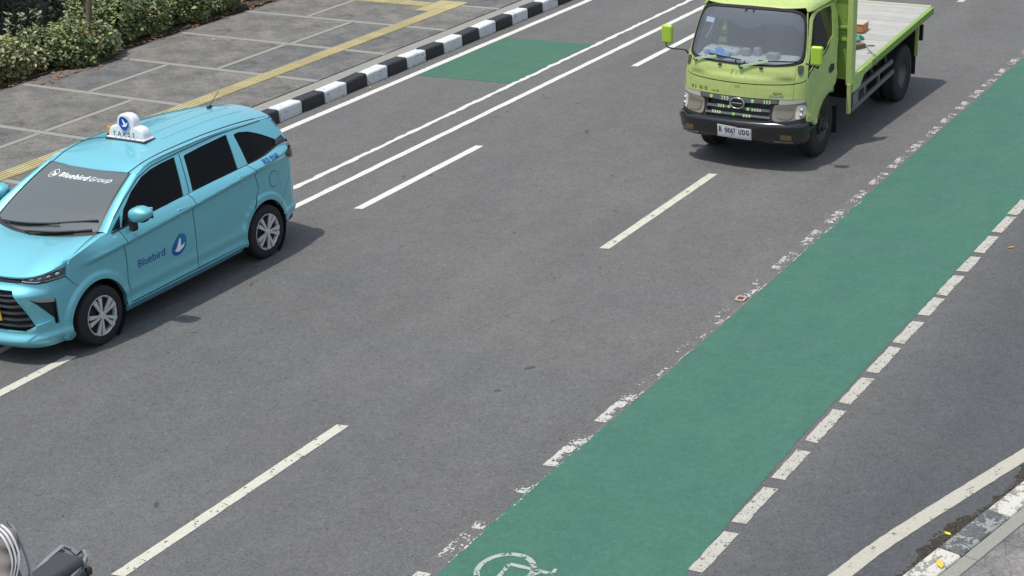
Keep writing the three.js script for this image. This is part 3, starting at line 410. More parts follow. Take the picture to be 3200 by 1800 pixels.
  const grow = (p, k) => { const cx = p.reduce((s, q) => s + q[0], 0) / p.length, cy = p.reduce((s, q) => s + q[1], 0) / p.length; return p.map(q => [cx + (q[0] - cx) * k, cy + (q[1] - cy) * k]); };
  glass('side_window', grow(fw, 1.03)); glass('side_window', grow(rw, 1.03)); glass('side_window', grow(qw, 1.03));
  both('sail_panel', panel([[-.275, 1.09], [-.505, 1.224], [-.44, 1.09]], taxiG, { da: .1, db: .1, off: -.004, rim: .01, centre: [1.5, 1.1, 0] }), M_blackGl);
  both('belt_moulding', panel([[-.30, 1.084], [-.95, 1.104], [-1.5, 1.118], [-2.55, 1.142], [-2.9, 1.162], [-3.2, 1.198], [-3.37, 1.205], [-3.365, 1.222], [-3.2, 1.216], [-2.9, 1.182], [-2.55, 1.160], [-1.5, 1.136], [-.95, 1.122], [-.45, 1.105], [-.29, 1.098]], taxiG, { da: .1, db: .05, off: .008, rim: .02, centre: [1.5, 1.1, 0] }), M_blackPl);
  both('rear_trim', panel([[-3.16, 1.222], [-3.232, 1.268], [-3.34, 1.282], [-3.372, 1.232], [-3.37, 1.215]], taxiG, { da: .1, db: .05, off: .004, rim: .02, centre: [1.5, 1.1, 0] }), M_blackGl);
  const ribbon = (pts, w) => [...pts, ...pts.slice().reverse().map(([u, v]) => [u, v - w])];
  both('door_seam', panel(ribbon([[-.40, 1.213], [-.66, 1.342], [-.95, 1.466], [-1.2, 1.518], [-1.7, 1.538], [-2.25, 1.549], [-2.6, 1.540], [-3.1, 1.508]], .009), taxiG, { da: .1, db: .05, off: .003, rim: 0, centre: [1.5, 1.1, 0] }), M_blackPl);
  both('door_seam', panel([[-1.652, 1.515], [-1.540, 1.135], [-1.549, 1.135], [-1.661, 1.515]], taxiG, { da: .1, db: .1, off: .003, rim: 0, centre: [1.5, 1.1, 0] }), M_blackPl);
  // screen pillars, screen, roof
  both('screen_pillar', panel(quad(0, 1, 0, 1), ruled(h => taxiW(1.0, h), h => { const p = [[-.24, 1.112], [-.40, 1.217], [-.62, 1.335], [-.985, 1.495]], i = clamp(Math.floor(h * 3), 0, 2), t = h * 3 - i; return taxiG(p[i][0] + (p[i + 1][0] - p[i][0]) * t, p[i][1] + (p[i + 1][1] - p[i][1]) * t); }, 1, 1, .012, [-.4, .6, .6]), { da: .08, db: .2, rim: .02, ea: .004, eb: .01, centre: [1.5, .8, 0] }), M_blue);
  both('pillar_seal', panel(quad(.968, 1.004, 0, 1), taxiW, { da: .02, db: .1, off: .004, rim: .006, centre: [1.5, .6, 0] }), M_blackPl);
  one('windscreen', panel(quad(-1, 1, 0, 1), taxiW, { da: .1, db: .1, rim: 0, centre: [1.5, .6, 0] }), M_screen);
  one('screen_band', panel([[-1, 1], [-1, .04], [-.93, .04], [-.90, .55], [-.84, .80], [-.70, .945], [.93, .945], [.955, .80], [.965, .3], [.93, .04], [1, .04], [1, 1]], taxiW, { da: .1, db: .1, off: -.004, rim: 0, centre: [1.5, .6, 0] }), M_blackPl);
  one('shade_band', panel([[-.86, .76], [.955, .80], [.965, .95], [-.70, .95]], taxiW, { da: .1, db: .1, off: -.003, rim: 0, centre: [1.5, .6, 0] }), phys([.22, .235, .25], { transmission: .7, thickness: 0, roughness: .05 }));
  one('windscreen_lettering', panel(quad(-.70, .80, .72, .945), taxiW, { da: .1, db: .1, off: .003, rim: 0, centre: [1.5, .6, 0] }), std([.85, .87, .9], .6, 0, { transparent: true, map: canvasTexture(1024, 256, (g, w, h) => {
    g.clearRect(0, 0, w, h); g.strokeStyle = g.fillStyle = '#fff'; g.lineWidth = 8; g.save(); g.translate(85, 128);
    g.beginPath(); g.moveTo(-62, 20); g.quadraticCurveTo(-52, -72, 4, -84); g.quadraticCurveTo(62, -60, 66, -4); g.quadraticCurveTo(30, 66, -36, 78); g.quadraticCurveTo(-64, 66, -62, 20); g.stroke();
    bird(g, 0, 0, .95); g.restore();
    g.font = 'italic bold 118px sans-serif'; g.fillText('Bluebird', 178, 158, 478); g.font = 'italic 112px sans-serif'; g.fillText('Group', 672, 158, 330);
  }) }));
  one('roof', panel(quad(-3.40, -.985, -.925, .925), taxiR, { da: .08, db: .08, rim: .02, ea: .01, eb: .01 }), M_blue);
  one('roof', panel([[-.985, -.925], [-.957, -.92], [-.93, -.7], [-.905, -.4], [-.897, 0], [-.905, .4], [-.93, .7], [-.957, .92], [-.985, .925]], taxiR, { da: .04, db: .08, rim: .02, ea: .01, eb: .01 }), M_blue);
  both('roof_side', panel([[-3.38, .945], [-.965, .945], [-.955, 1.0], [-.962, 1.13], [-1.05, 1.09], [-1.2, 1.045], [-2.0, 1.028], [-3.0, 1.02], [-3.36, 1.0]], taxiR, { da: .1, db: .03, rim: .01, ea: .01, eb: .01 }), M_blue);
  both('roof_moulding', panel([[-3.1, .920], [-.955, .922], [-.955, .95], [-3.1, .95]], taxiR, { da: .1, db: .03, off: .002, rim: .02, ea: .01, eb: .005 }), M_blackPl);
  for (const t of [-.52, -.18, .18, .52]) one('roof_rib', panel(quad(-3.15, -1.75, t - .035, t + .035), taxiR, { da: .1, db: .02, off: .003, rim: .01, ea: .01, eb: .005 }), M_blue);
  // spoiler and rear screen
  one('spoiler', panel(quad(-1, 1, 0, 1), ruled(t => taxiR(-3.39, t * .99), t => { const p = taxiR(-3.45, t * .97); return [-3.50 + .10 * t * t, p[1] - .035, p[2]]; }, 1, 1, .012, [.3, 1, 0]), { da: .1, db: .25, rim: .045, ea: .01, eb: .02 }), M_blue);
  one('rear_screen', panel(quad(-1, 1, 0, 1), ruled(t => [-3.40 + .06 * t * t, 1.475, .56 * t], t => [-3.565 + .11 * t * t, 1.175, .70 * t], 1, 1, .02, [-1, .3, 0]), { da: .1, db: .1, rim: 0 }), M_tint);
  both('rear_pillar', panel(quad(0, 1, 0, 1), ruled(h => taxiG(-3.395 + .07 * h, 1.22 + .245 * h), h => [-3.455 + .115 * h, 1.175 + .30 * h, .695 - .135 * h], 1, 1, .01, [-1, 0, .5]), { da: .1, db: .25, rim: .02 }), M_blackGl);
  // wipers, washer
  const onW = (t, h, o = .012) => { const [p, n] = frameAt(taxiW, t, h, .01, .01, [1.5, .6, 0]); return [p[0] + n[0] * o, p[1] + n[1] * o, p[2] + n[2] * o]; };
  for (const [a, b, c] of [[[-.70, .0], [-.12, .075], [.94, .165]], [[-.10, -.02], [.44, .0], [.92, .022]]]) {
    const w = one('wiper', tube([onW(a[0], a[1], .02), onW((a[0] + b[0]) / 2, (a[1] + b[1]) / 2, .035), onW(b[0], b[1], .032), onW((b[0] + c[0]) / 2, (b[1] + c[1]) / 2, .03)], .010, 20, 6), M_blackPl);
    part('blade', tube([onW(b[0] - .42, b[1] - .045, .012), onW(b[0], b[1], .014), onW(c[0], c[1], .012)], .013, 24, 5), M_rubber, w);
  }
  // mirrors
  for (const mir of [0, 1]) {
    const f = g => mir ? mirrored(g) : g, sh = new THREE.SphereGeometry(1, 28, 20), p = sh.attributes.position;
    for (let i = 0; i < p.count; i++) { let x = p.getX(i), y = p.getY(i), z = p.getZ(i); const k = 1 - .28 * Math.max(0, z); x = Math.sign(x) * Math.pow(Math.abs(x), .75); y = Math.sign(y) * Math.pow(Math.abs(y), .72); if (x > .62) x = .62; p.setXYZ(i, x * .105, (y * k) * .082 + .012 * z, z * .128); }
    sh.computeVertexNormals(); sh.rotateY(.10); sh.translate(.575, 1.232, .985);
    const mr = part('wing_mirror', f(sh), M_blue, taxi);
    const low = new THREE.SphereGeometry(1, 24, 14, 0, Math.PI * 2, Math.PI * .62, Math.PI * .38), q = low.attributes.position; for (let i = 0; i < q.count; i++) q.setXYZ(i, q.getX(i) * .085, q.getY(i) * .088, q.getZ(i) * .118); low.computeVertexNormals(); low.translate(.58, 1.228, .98);
    part('mirror_base', f(merge([low, moved(box(.085, .13, .07, .02), .545, 1.115, .90)])), M_blackPl, mr);
    part('mirror_glass', f(moved(box(.004, .12, .2), .643, 1.232, .985, 0, .1, 0)), M_chrome, mr);
  }
  // handles and locks on both sides
  for (const [u, v] of [[-1.33, 1.03], [-2.39, 1.078]]) {
    const s = S(u), [p, n] = frameAt(taxiL, s, v, .01, .004, [1.4, .6, 0]), h = p.map((c, k) => c + n[k] * .022);
    const bowl = new THREE.SphereGeometry(.045, 18, 10); bowl.scale(1, .85, .3); bowl.translate(p[0] - .02, p[1] + .012, p[2] + .006);
    const g = new RoundedBoxGeometry(.20, .026, .022, 3, .010); g.rotateZ(-.05); g.translate(h[0] + .025, h[1], h[2] + .012); const lock = new THREE.SphereGeometry(.016, 10, 8); lock.scale(1, 1, .4); lock.translate(p[0] + .0, p[1] - .075, p[2] + .008);
    both('handle_bowl', bowl, std([.02, .10, .125], .5)); both('door_handle', g, M_blue); both('door_lock', lock, M_blue);
  }
  // fuel flap: a round seam
  one('fuel_flap', panel(arc(0, 0, 1, 0, 350, 30).map(([a, b]) => [S(-2.98 - .085 * a), .872 + .088 * b]), taxiL, { da: .1, db: .05, off: .003, rim: .012, dent: crease }), M_blue);
  one('fuel_seam', panel(arc(0, 0, 1, 0, 350, 30).map(([a, b]) => [S(-2.98 - .092 * a), .872 + .095 * b]), taxiL, { da: .1, db: .05, off: .0015, rim: 0, dent: crease }), std([.012, .07, .085], .6));
  // lettering on the left side
  const decal = (name, a0, a1, b0, b1, tex, o = .004) => one(name, L(quad(S(a0), S(a1), b0, b1), { da: .12, db: .05, off: o, rim: 0, dent: crease }), std([1, 1, 1], .45, 0, { map: tex, transparent: true }));
  decal('door_lettering', -.595, -1.05, .578, .718, canvasTexture(768, 256, (g, w, h) => { g.clearRect(0, 0, w, h); g.fillStyle = '#1f3fae'; g.font = '196px sans-serif'; g.fillText('Bluebird', 14, 190, 740); }));
  decal('door_emblem', -1.105, -1.425, .515, .785, canvasTexture(384, 384, (g, w, h) => { g.clearRect(0, 0, w, h); emblem(g, w / 2, h / 2, 1.75, '#134a9e', '#0f86ad'); }));
  decal('fleet_number', -2.77, -3.10, 1.072, 1.162, canvasTexture(512, 160, (g, w, h) => { g.clearRect(0, 0, w, h); g.fillStyle = '#17519a'; g.font = '600 128px sans-serif'; g.fillText('RD 9160', 8, 126, 496); }), .006);
  decal('badge', -.275, -.345, 1.035, 1.06, canvasTexture(128, 48, (g, w, h) => { g.clearRect(0, 0, w, h); g.fillStyle = '#dfe8ea'; g.font = 'italic bold 44px sans-serif'; g.fillText('vvti', 14, 38, 100); }), .006);
  // roof sign
  const sg = new THREE.Group(); sg.name = 'roof_sign'; sg.position.set(1.64, 1.612, -.02); taxi.add(sg);
  const prof = new THREE.Shape(); prof.moveTo(-.235, .02); prof.lineTo(.235, .02); prof.lineTo(.225, .075); prof.quadraticCurveTo(.215, .135, .16, .142); prof.lineTo(.105, .146); prof.lineTo(.102, .195); prof.quadraticCurveTo(.095, .275, .02, .278); prof.lineTo(-.02, .278); prof.quadraticCurveTo(-.095, .275, -.102, .195); prof.lineTo(-.105, .146); prof.lineTo(-.16, .142); prof.quadraticCurveTo(-.215, .135, -.225, .075); prof.lineTo(-.235, .02);
  const body = new THREE.ExtrudeGeometry(prof, { depth: .075, bevelEnabled: true, bevelSize: .018, bevelThickness: .024, bevelSegments: 4, curveSegments: 10 }); body.translate(0, 0, -.0375); body.rotateY(-Math.PI / 2);
  { const p = body.attributes.position; for (let i = 0; i < p.count; i++) { const y = p.getY(i); p.setX(i, p.getX(i) * (1.25 - y * 1.3)); } body.computeVertexNormals(); }
  part('sign_body', toCreasedNormals(body, .6), M_white, sg);
  part('sign_base', moved(box(.19, .022, .56, .01), 0, .012, 0), M_blackPl, sg); part('sign_foot', moved(box(.17, .02, .53, .008), 0, .028, 0), M_white, sg);
  const face = (w, h, y, x, tex, tilt) => { const g = new THREE.PlaneGeometry(w, h); g.rotateY(-Math.PI / 2); g.rotateZ(tilt); g.translate(x, y, 0); return g; };
  part('sign_lettering', face(.36, .085, .082, -.0905, 0, -.085), std([1, 1, 1], .5, 0, { transparent: true, map: canvasTexture(512, 128, (g, w, h) => { g.clearRect(0, 0, w, h); g.fillStyle = '#24414d'; g.font = '600 104px sans-serif'; 'TAKSI'.split('').forEach((c, i) => g.fillText(c, 28 + i * 98, 102)); }) }), sg);
  part('sign_emblem', face(.19, .19, .196, -.0790, 0, -.06), std([1, 1, 1], .4, 0, { transparent: true, map: canvasTexture(384, 384, (g, w, h) => { g.clearRect(0, 0, w, h); emblem(g, w / 2, h / 2, 1.8, '#0e4fa6', '#0c3f93', true); }) }), sg);
  part('marker_lamp', [moved(new THREE.CylinderGeometry(.030, .034, .065, 14), -.03, .105, -.275)], phys([.62, .30, .05], { roughness: .3, clearcoat: .6 }), taxi).position.set(1.64, 1.60, 0);
  part('lamp_bracket', [moved(box(.06, .075, .05, .008), -.03, .04, -.275)], M_blackPl, taxi).position.set(1.64, 1.60, 0);
  one('lamp_wire', tube([[1.60, 1.62, -.30], [1.55, 1.615, -.40], [1.50, 1.60, -.50], [1.47, 1.575, -.60]], .004, 16, 5), M_blackPl);
  one('antenna', merge([moved(box(.075, .03, .04, .012), 2.985, 1.63, -.02), rod([2.985, 1.64, -.02], [3.17, 1.765, -.02], .004)]), M_blackPl);
  // wheels
  const tyreG = (() => { const pts = [[.19, -.085], [.235, -.095], [.285, -.094], [.303, -.078], [.31, -.05], [.311, 0], [.31, .05], [.303, .078], [.285, .094], [.235, .095], [.205, .088], [.19, .07]]; const g = new THREE.LatheGeometry(pts.map(p => new THREE.Vector2(...p)), 56); g.rotateX(Math.PI / 2); return g; })();
  const spokes = []; for (let k = 0; k < 5; k++) for (const d of [-.2, .2]) { const a = k * Math.PI * 2 / 5 + d + Math.PI / 2; const g = new THREE.BoxGeometry(.160, .020, .030), p = g.attributes.position; for (let i = 0; i < p.count; i++) { const o = p.getX(i) > 0 ? 1 : 0; p.setZ(i, p.getZ(i) * (o ? 1.5 : .6)); p.setY(i, p.getY(i) - (o ? .012 : 0)); } g.translate(.118, 0, 0); g.rotateX(-Math.PI / 2); g.rotateZ(a); g.translate(0, 0, .088); spokes.push(g); }
  const rimRing = new THREE.LatheGeometry([[.186, .05], [.192, .082], [.205, .093], [.211, .088], [.208, .07]].map(p => new THREE.Vector2(...p)), 48); rimRing.rotateX(Math.PI / 2);
  const hub = moved(new THREE.CylinderGeometry(.034, .042, .03, 20), 0, 0, .092, Math.PI / 2), dish = moved(new THREE.CylinderGeometry(.19, .19, .03, 36), 0, 0, .03, Math.PI / 2);
  for (const [u, side, turn] of [[0, 1, .3], [-2.75, 1, .75], [0, -1, 0], [-2.75, -1, .2]]) {
    const w = new THREE.Group(); w.name = 'wheel'; w.position.set(-u, .31, side * .755); if (side < 0) w.rotation.y = Math.PI; taxi.add(w);
    part('tyre', tyreG, M_rubber, w); const rm = part('hubcap', [...spokes, rimRing, hub], M_silver, w); rm.rotation.z = turn; part('brake_disc', dish, M_blackPl, w);
  }
  for (const u of [0, -2.75]) for (const s of [1, -1]) { const g = new THREE.CylinderGeometry(.385, .385, .27, 36, 1, true, Math.PI * .5 - Math.PI * .53, Math.PI * 1.06); g.rotateX(-Math.PI / 2); g.translate(-u, .315, s * .685); const e = new THREE.CircleGeometry(.385, 36, -.1, Math.PI + .2); e.translate(-u, .315, s * .56); part('wheel_arch', [g, e], M_dark, taxi); }
  // dark structure inside: floor, seats, dash, screen behind the grille
  part('underbody', [moved(box(3.9, .16, 1.1), 1.35, .30, 0), moved(box(1.5, .16, 1.45), 1.36, .32, 0), moved(box(.9, .5, 1.0), -.05, .62, 0), moved(box(.04, .55, 1.3), 3.42, .75, 0)], M_dark, taxi);
  part('dashboard', [moved(box(.62, .12, 1.32, .04), .42, 1.02, 0), moved(box(.3, .3, 1.3, .05), .6, .88, 0)], M_trim, taxi);
  part('floor', moved(box(2.9, .04, 1.4), 1.9, .45, 0), M_dark, taxi);
  for (const [u, w] of [[-1.35, .37], [-1.35, -.37], [-2.2, .4], [-2.2, -.4], [-2.9, .35], [-2.9, -.35]]) part('seat', [moved(box(.5, .16, .48, .05), -u - .2, .62, w), moved(box(.14, .62, .47, .06), -u + .12, .92, w, 0, 0, -.2), moved(box(.09, .17, .26, .04), -u + .2, 1.28, w)], M_seat, taxi);
  one('steering_wheel', (() => { const g = new THREE.TorusGeometry(.18, .015, 8, 28); g.rotateY(Math.PI / 2); g.rotateZ(.45); g.translate(.85, 1.04, -.36); return g; })(), M_blackPl);
  one('inner_shell', panel([[S(-.45), .30], [S(-.45), 1.08], [S(-2.45), 1.13], [S(-2.30), .30]], taxiL, { da: .3, db: .1, off: -.045, rim: 0 }), M_dark);
  part('inner_shell', mirrored(panel([[S(-.45), .30], [S(-.45), 1.08], [S(-2.45), 1.13], [S(-2.30), .30]], taxiL, { da: .3, db: .1, off: -.045, rim: 0 })), M_dark, taxi);
}
// the taxi company's marks: a white bird on a blue shield-like drop
function bird(g, x, y, k) { g.save(); g.translate(x, y); g.scale(k, k); g.beginPath(); g.moveTo(-48, 22); g.quadraticCurveTo(-20, 50, 18, 40); g.quadraticCurveTo(46, 26, 52, -6); g.quadraticCurveTo(50, -16, 40, -12); g.quadraticCurveTo(34, 4, 22, 6); g.quadraticCurveTo(8, -26, -28, -52); g.quadraticCurveTo(-26, -22, -6, 10); g.quadraticCurveTo(-10, 28, -24, 28); g.closePath(); g.fill(); g.restore(); }
function emblem(g, x, y, k, c1, c2, flip) { g.save(); g.translate(x, y); g.scale(k, k); const q = g.createLinearGradient(-80, 60, 60, -90); q.addColorStop(0, c1); q.addColorStop(1, c2); g.fillStyle = q; g.beginPath(); if (flip) { g.moveTo(-78, 8); g.quadraticCurveTo(-76, -76, -28, -86); g.quadraticCurveTo(60, -80, 80, -14); g.quadraticCurveTo(74, 40, 8, 92); g.quadraticCurveTo(-66, 60, -78, 8); } else { g.moveTo(-86, 34); g.quadraticCurveTo(-84, -20, 8, -92); g.quadraticCurveTo(70, -88, 78, -50); g.quadraticCurveTo(86, 34, 36, 66); g.quadraticCurveTo(-2, 92, -40, 84); g.quadraticCurveTo(-86, 74, -86, 34); } g.closePath(); g.fill(); g.fillStyle = '#f2f6f8'; if (!flip) { g.save(); g.scale(1, 1); g.beginPath(); g.moveTo(-70, 30); g.quadraticCurveTo(-58, 28, -50, 36); g.quadraticCurveTo(-28, 12, 0, -52); g.quadraticCurveTo(18, -62, 18, -44); g.quadraticCurveTo(16, -10, 10, 12); g.quadraticCurveTo(38, 18, 54, -6); g.quadraticCurveTo(52, 34, 16, 46); g.quadraticCurveTo(-18, 62, -36, 52); g.quadraticCurveTo(-46, 46, -54, 38); g.quadraticCurveTo(-64, 34, -70, 30); g.closePath(); g.fill(); g.restore(); } else bird(g, 4, -6, 1.05); g.restore(); }
// ---------- the lime-green flatbed truck ----------
const grime = texture(512, (x, y) => { const a = nA(x, y), b = nB(x, y * .6), c = nC(x, y), d = nD(x + .2, y); let k = .90 + .10 * (c - .5) + .08 * (b - .5) + .10 * (d - .5); const dirt = smooth(.60, .78, .5 * b + .3 * c + .2 * a) * .30; return [enc(k * (1 - dirt * .9)), enc(k * (1 - dirt)), enc(k * (1 - dirt * .8)), 1]; }, { srgb: true });
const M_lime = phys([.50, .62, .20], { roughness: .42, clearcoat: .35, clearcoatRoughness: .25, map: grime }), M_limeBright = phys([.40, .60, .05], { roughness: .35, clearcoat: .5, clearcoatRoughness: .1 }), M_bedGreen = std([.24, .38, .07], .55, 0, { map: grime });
const M_steel = std([.10, .105, .11], .6, .3), M_grey = std([.16, .165, .17], .45, .3), M_hlamp = phys([.215, .195, .15], { roughness: .13, clearcoat: .8 }), M_lensDull = phys([.17, .165, .125], { roughness: .18, clearcoat: 1 }), M_cream = std([.55, .53, .46], .5, 0, { map: grime });
const M_cabGlass = phys([.64, .70, .78], { transmission: .83, thickness: 0, roughness: .03, ior: 1.52 }), M_amber = phys([.17, .11, .025], { roughness: .2, clearcoat: 1 }), M_reflect = std([.52, .72, .40], .5), M_dot = std([.42, .85, .25], .4), M_mirrorGlass = std([.7, .72, .74], .08, 1);
const truck = thing('flatbed_truck', 'lime green flatbed truck with black bumper and an empty worn deck', 'truck', [20.48329, 0, -8.22845789], -.0168400308);
{
  const CT = { centre: [.1, 1.0, 0] }, C = (poly, o = {}) => panel(poly, cabP, { da: .25, db: .05, ...CT, ...o });
  const one = (name, g, m, label) => part(name, g, m, truck, label);
  const both = (name, g, m) => { part(name, g, m, truck); part(name, mirrored(g), m, truck); };
  const sym = half => [...half, ...half.slice().reverse().filter(p => p[0] !== 0).map(([s, v]) => [-s, v])];
  // front: hatch below the bold crease, panel above it, corner pieces
  const creaseV = s => 1.112 + .0022 * s * s, seamS = v => 3.50 + .25 * smooth(1.0, 1.33, v) ;
  const row = (a, b, n, f) => Array.from({ length: n + 1 }, (_, i) => { const s = a + (b - a) * i / n; return [s, f(s)]; });
  const denting = (s, v) => .006 * Math.exp(-Math.pow((v - 1.19 - .0022 * s * s) / .012, 2));
  one('front_hatch', C([...row(-3.50, 3.50, 28, () => .938), ...row(3.56, -3.56, 28, s => creaseV(s) - .008)], { dent: denting }), M_lime);
  one('front_panel', C([...row(-3.58, 3.58, 28, s => creaseV(s) + .005), ...row(3.72, -3.72, 28, s => 1.345 + .0018 * s * s)], { dent: denting }), M_lime);
  const corner = [[3.53, .938], [4.98, .938], [4.955, 1.05], [4.935, 1.168], [4.70, creaseV(4.7) - .004], [4.2, creaseV(4.2) - .008], [3.59, creaseV(3.59) - .008]], corner2 = [[3.61, creaseV(3.6) + .005], [4.2, creaseV(4.2) + .005], [4.70, creaseV(4.7) + .008], [4.93, 1.185], [4.90, 1.30], [4.86, 1.45], [4.84, 1.7], [4.80, 1.96], [4.70, 1.96], [4.73, 1.7], [4.66, 1.46], [4.45, 1.395], [4.1, 1.375], [3.75, 1.37]];
  both('corner_panel', C(corner), M_lime); both('corner_panel', C(corner2), M_lime);
  // roof and header
  one('roof', C([...row(-7.75, 7.75, 62, () => 2.012).map(([s, v]) => [s, Math.abs(s) > 4.7 ? 1.968 : 2.018]), [7.75, 2.113], [-7.75, 2.113]], { db: .012, rim: .01, eb: .003 }), M_lime);
  { const cap = []; for (let i = 0; i <= 60; i++) { const s = -7.75 + 15.5 * i / 60, p = cabP(s, 2.1125); cap.push(new THREE.Vector2(-p[0], -p[2])); } const g = new THREE.ShapeGeometry(new THREE.Shape(cap)); g.rotateX(-Math.PI / 2); g.translate(0, 2.1125, 0); one('roof', g, M_lime); }
  both('roof_rib', C([[4.75, 1.972], [6.5, 1.985], [7.6, 1.99], [7.6, 1.982], [6.5, 1.977], [4.75, 1.964]], { off: .01, rim: .02 }), M_bedGreen);
  // windscreen with its black gasket
  const wsO = sym([[0, 2.026], [1.6, 2.021], [3.0, 2.008], [3.95, 1.972], [4.45, 1.925], [4.62, 1.85], [4.66, 1.72], [4.60, 1.55], [4.46, 1.435], [4.15, 1.395], [3.5, 1.362], [2.2, 1.343], [0, 1.335]]), wsI = sym([[0, 1.998], [1.6, 1.994], [3.0, 1.98], [3.75, 1.955], [4.2, 1.905], [4.36, 1.84], [4.40, 1.70], [4.34, 1.54], [4.20, 1.455], [3.95, 1.425], [3.4, 1.392], [2.2, 1.369], [0, 1.36]]);
  both('screen_gasket', C([...wsO.slice(0, 13), ...wsI.slice(0, 13).reverse()], { da: .2, off: .006, rim: .02 }), M_rubber);
  one('windscreen', C(wsI, { da: .2, rim: 0, off: -.006 }), M_cabGlass);
  const shade = phys([.10, .115, .13], { transmission: .55, thickness: 0, roughness: .05, ior: 1.5 });
  one('sun_strip', C([[-3.4, 1.855], [-3.2, 1.86], [-1.2, 1.845], [-.75, 1.81], [-.3, 1.775], [.2, 1.765], [.7, 1.79], [1.05, 1.83], [1.6, 1.845], [3.2, 1.83], [3.5, 1.80], [3.7, 1.76], [4.38, 1.745], [4.36, 1.84], [4.2, 1.905], [3.75, 1.955], [3, 1.98], [1.6, 1.994], [0, 1.998], [-1.6, 1.994], [-2.6, 1.986], [-2.75, 1.92]], { da: .2, rim: 0, off: -.012 }), shade);
  one('windscreen_sticker', C(quad(-3.35, -2.5, 1.79, 1.85), { rim: 0, off: -.010 }), std([.75, .78, .82], .6));
  // headlights, grille, bumper
  one('grille_bar', C(sym([[0, .928], [1.4, .928], [2.46, .928], [2.44, .882], [1.4, .876], [.55, .868], [0, .866]]), { rim: .03, off: .006 }), M_grey);
  both('headlight_trim', C([[2.52, .930], [3.6, .930], [4.96, .935], [4.98, .895], [3.6, .882], [2.50, .872]], { rim: .03, off: .004 }), M_cream);
  for (const m of [0, 1]) {
    const f = g => m ? mirrored(g) : g, h = part('headlight', f(C(rounded([[2.24, .848], [2.6, .870], [3.6, .876], [4.98, .886], [5.22, .84], [5.24, .71], [4.6, .678], [3.6, .658], [2.65, .662], [2.22, .69]], 4), { rim: .04, off: .002, da: .2 })), M_hlamp, truck);
    part('lamp_bowl', f(C(rounded([[2.42, .82], [2.75, .852], [3.35, .848], [3.62, .80], [3.64, .735], [3.3, .695], [2.65, .70], [2.42, .74]], 5), { rim: .012, off: .012, da: .15, db: .02 })), M_lensDull, h);
    part('side_lamp', f(C(rounded([[3.95, .84], [4.6, .855], [5.05, .84], [5.12, .74], [4.6, .705], [3.95, .70]], 4), { rim: .01, off: .010, da: .15, db: .02 })), phys([.60, .55, .47], { roughness: .25, clearcoat: 1 }), h);
    for (const v of [.80, .735]) { const [p, n] = frameAt(cabP, 4.45, v, .01, .004, [.1, 1, 0]); const g = new THREE.SphereGeometry(.030, 12, 9); g.scale(.6, .9, 1); g.translate(p[0] + n[0] * .012, p[1], p[2] + n[2] * .012); part('bulb_cover', f(g), M_chrome, h); }
  }
  one('grille', C(sym([[0, .885], [2.3, .885], [2.2, .62], [0, .60]]), { off: -.05, rim: 0 }), M_blackPl);
  for (const [v, w, h] of [[.797, 2.0, .030], [.716, 2.08, .028], [.645, 2.1, .018]]) one('grille_slat', C(sym([[0, v + h / 2], [w, v + h / 2 - .012], [w, v - h / 2 - .012], [0, v - h / 2]]), { off: .0, rim: .05, db: .02 }), M_grey);
  both('headlight_surround', C([[2.22, .855], [2.46, .93], [2.2, .93], [1.95, .86], [2.0, .66], [2.24, .655]], { off: -.012, rim: .03 }), M_blackPl);
  one('bumper', C(sym([[0, .638], [1.2, .637], [2.2, .632], [3.2, .61], [4.4, .628], [5.0, .648], [5.42, .648], [5.60, .56], [5.55, .45], [5.25, .388], [3.6, .372], [2.4, .378], [1.7, .40], [1.2, .42], [0, .42]]), { off: .03, rim: .06, da: .2, db: .02, dent: (s, v) => .028 * smooth(.635, .60, v) - .010 * smooth(.56, .54, v) - .012 * (1 - smooth(.42, .46, v)) }), phys([.007, .007, .008], { roughness: .22, clearcoat: 1, clearcoatRoughness: .06 }));
  one('bumper_valance', C(sym([[0, .66], [2.3, .66], [5.2, .70], [5.2, .62], [0, .60]]), { off: .006, rim: .04 }), M_blackPl);
  both('fog_lamp', C([[2.78, .513], [3.62, .502], [3.60, .436], [2.76, .448]], { off: .052, rim: .03 }), M_amber);
  both('bumper_step', C([[2.4, .432], [3.72, .418], [3.72, .405], [2.4, .420]], { off: .058, rim: .04 }), M_grey);
  // number plate, hung a little crooked
  one('number_plate', C([[-1.02, .585], [1.10, .562], [1.08, .428], [-1.06, .436]].map(([s, v]) => [s, v + .0]), { off: .064, rim: .014, da: .3, db: .2, uvBox: [-1.06, 1.10, .428, .585] }), std([1, 1, 1], .45, 0, { map: canvasTexture(1024, 340, (g, w, h) => {
    g.fillStyle = '#dfe1e4'; g.fillRect(0, 0, w, h); g.strokeStyle = '#3a3a3e'; g.lineWidth = 7; g.strokeRect(14, 34, w - 28, h - 68); g.fillStyle = '#1d1f24'; g.font = 'bold 190px sans-serif'; g.lineWidth = 6; g.strokeStyle = '#1d1f24';
    g.save(); g.translate(0, 4); for (const [t, x, y, w2] of [['B', 44, 192, 96], ['9067', 208, 204, 380], ['UDG', 672, 216, 304]]) { g.fillText(t, x, y, w2); g.strokeText(t, x, y, w2); } g.restore(); g.font = 'bold 58px sans-serif'; g.fillText('03·29', 372, 270, 210); g.fillRect(628, 56, 12, 62); g.fillRect(280, 44, 10, 58);
  }) }));
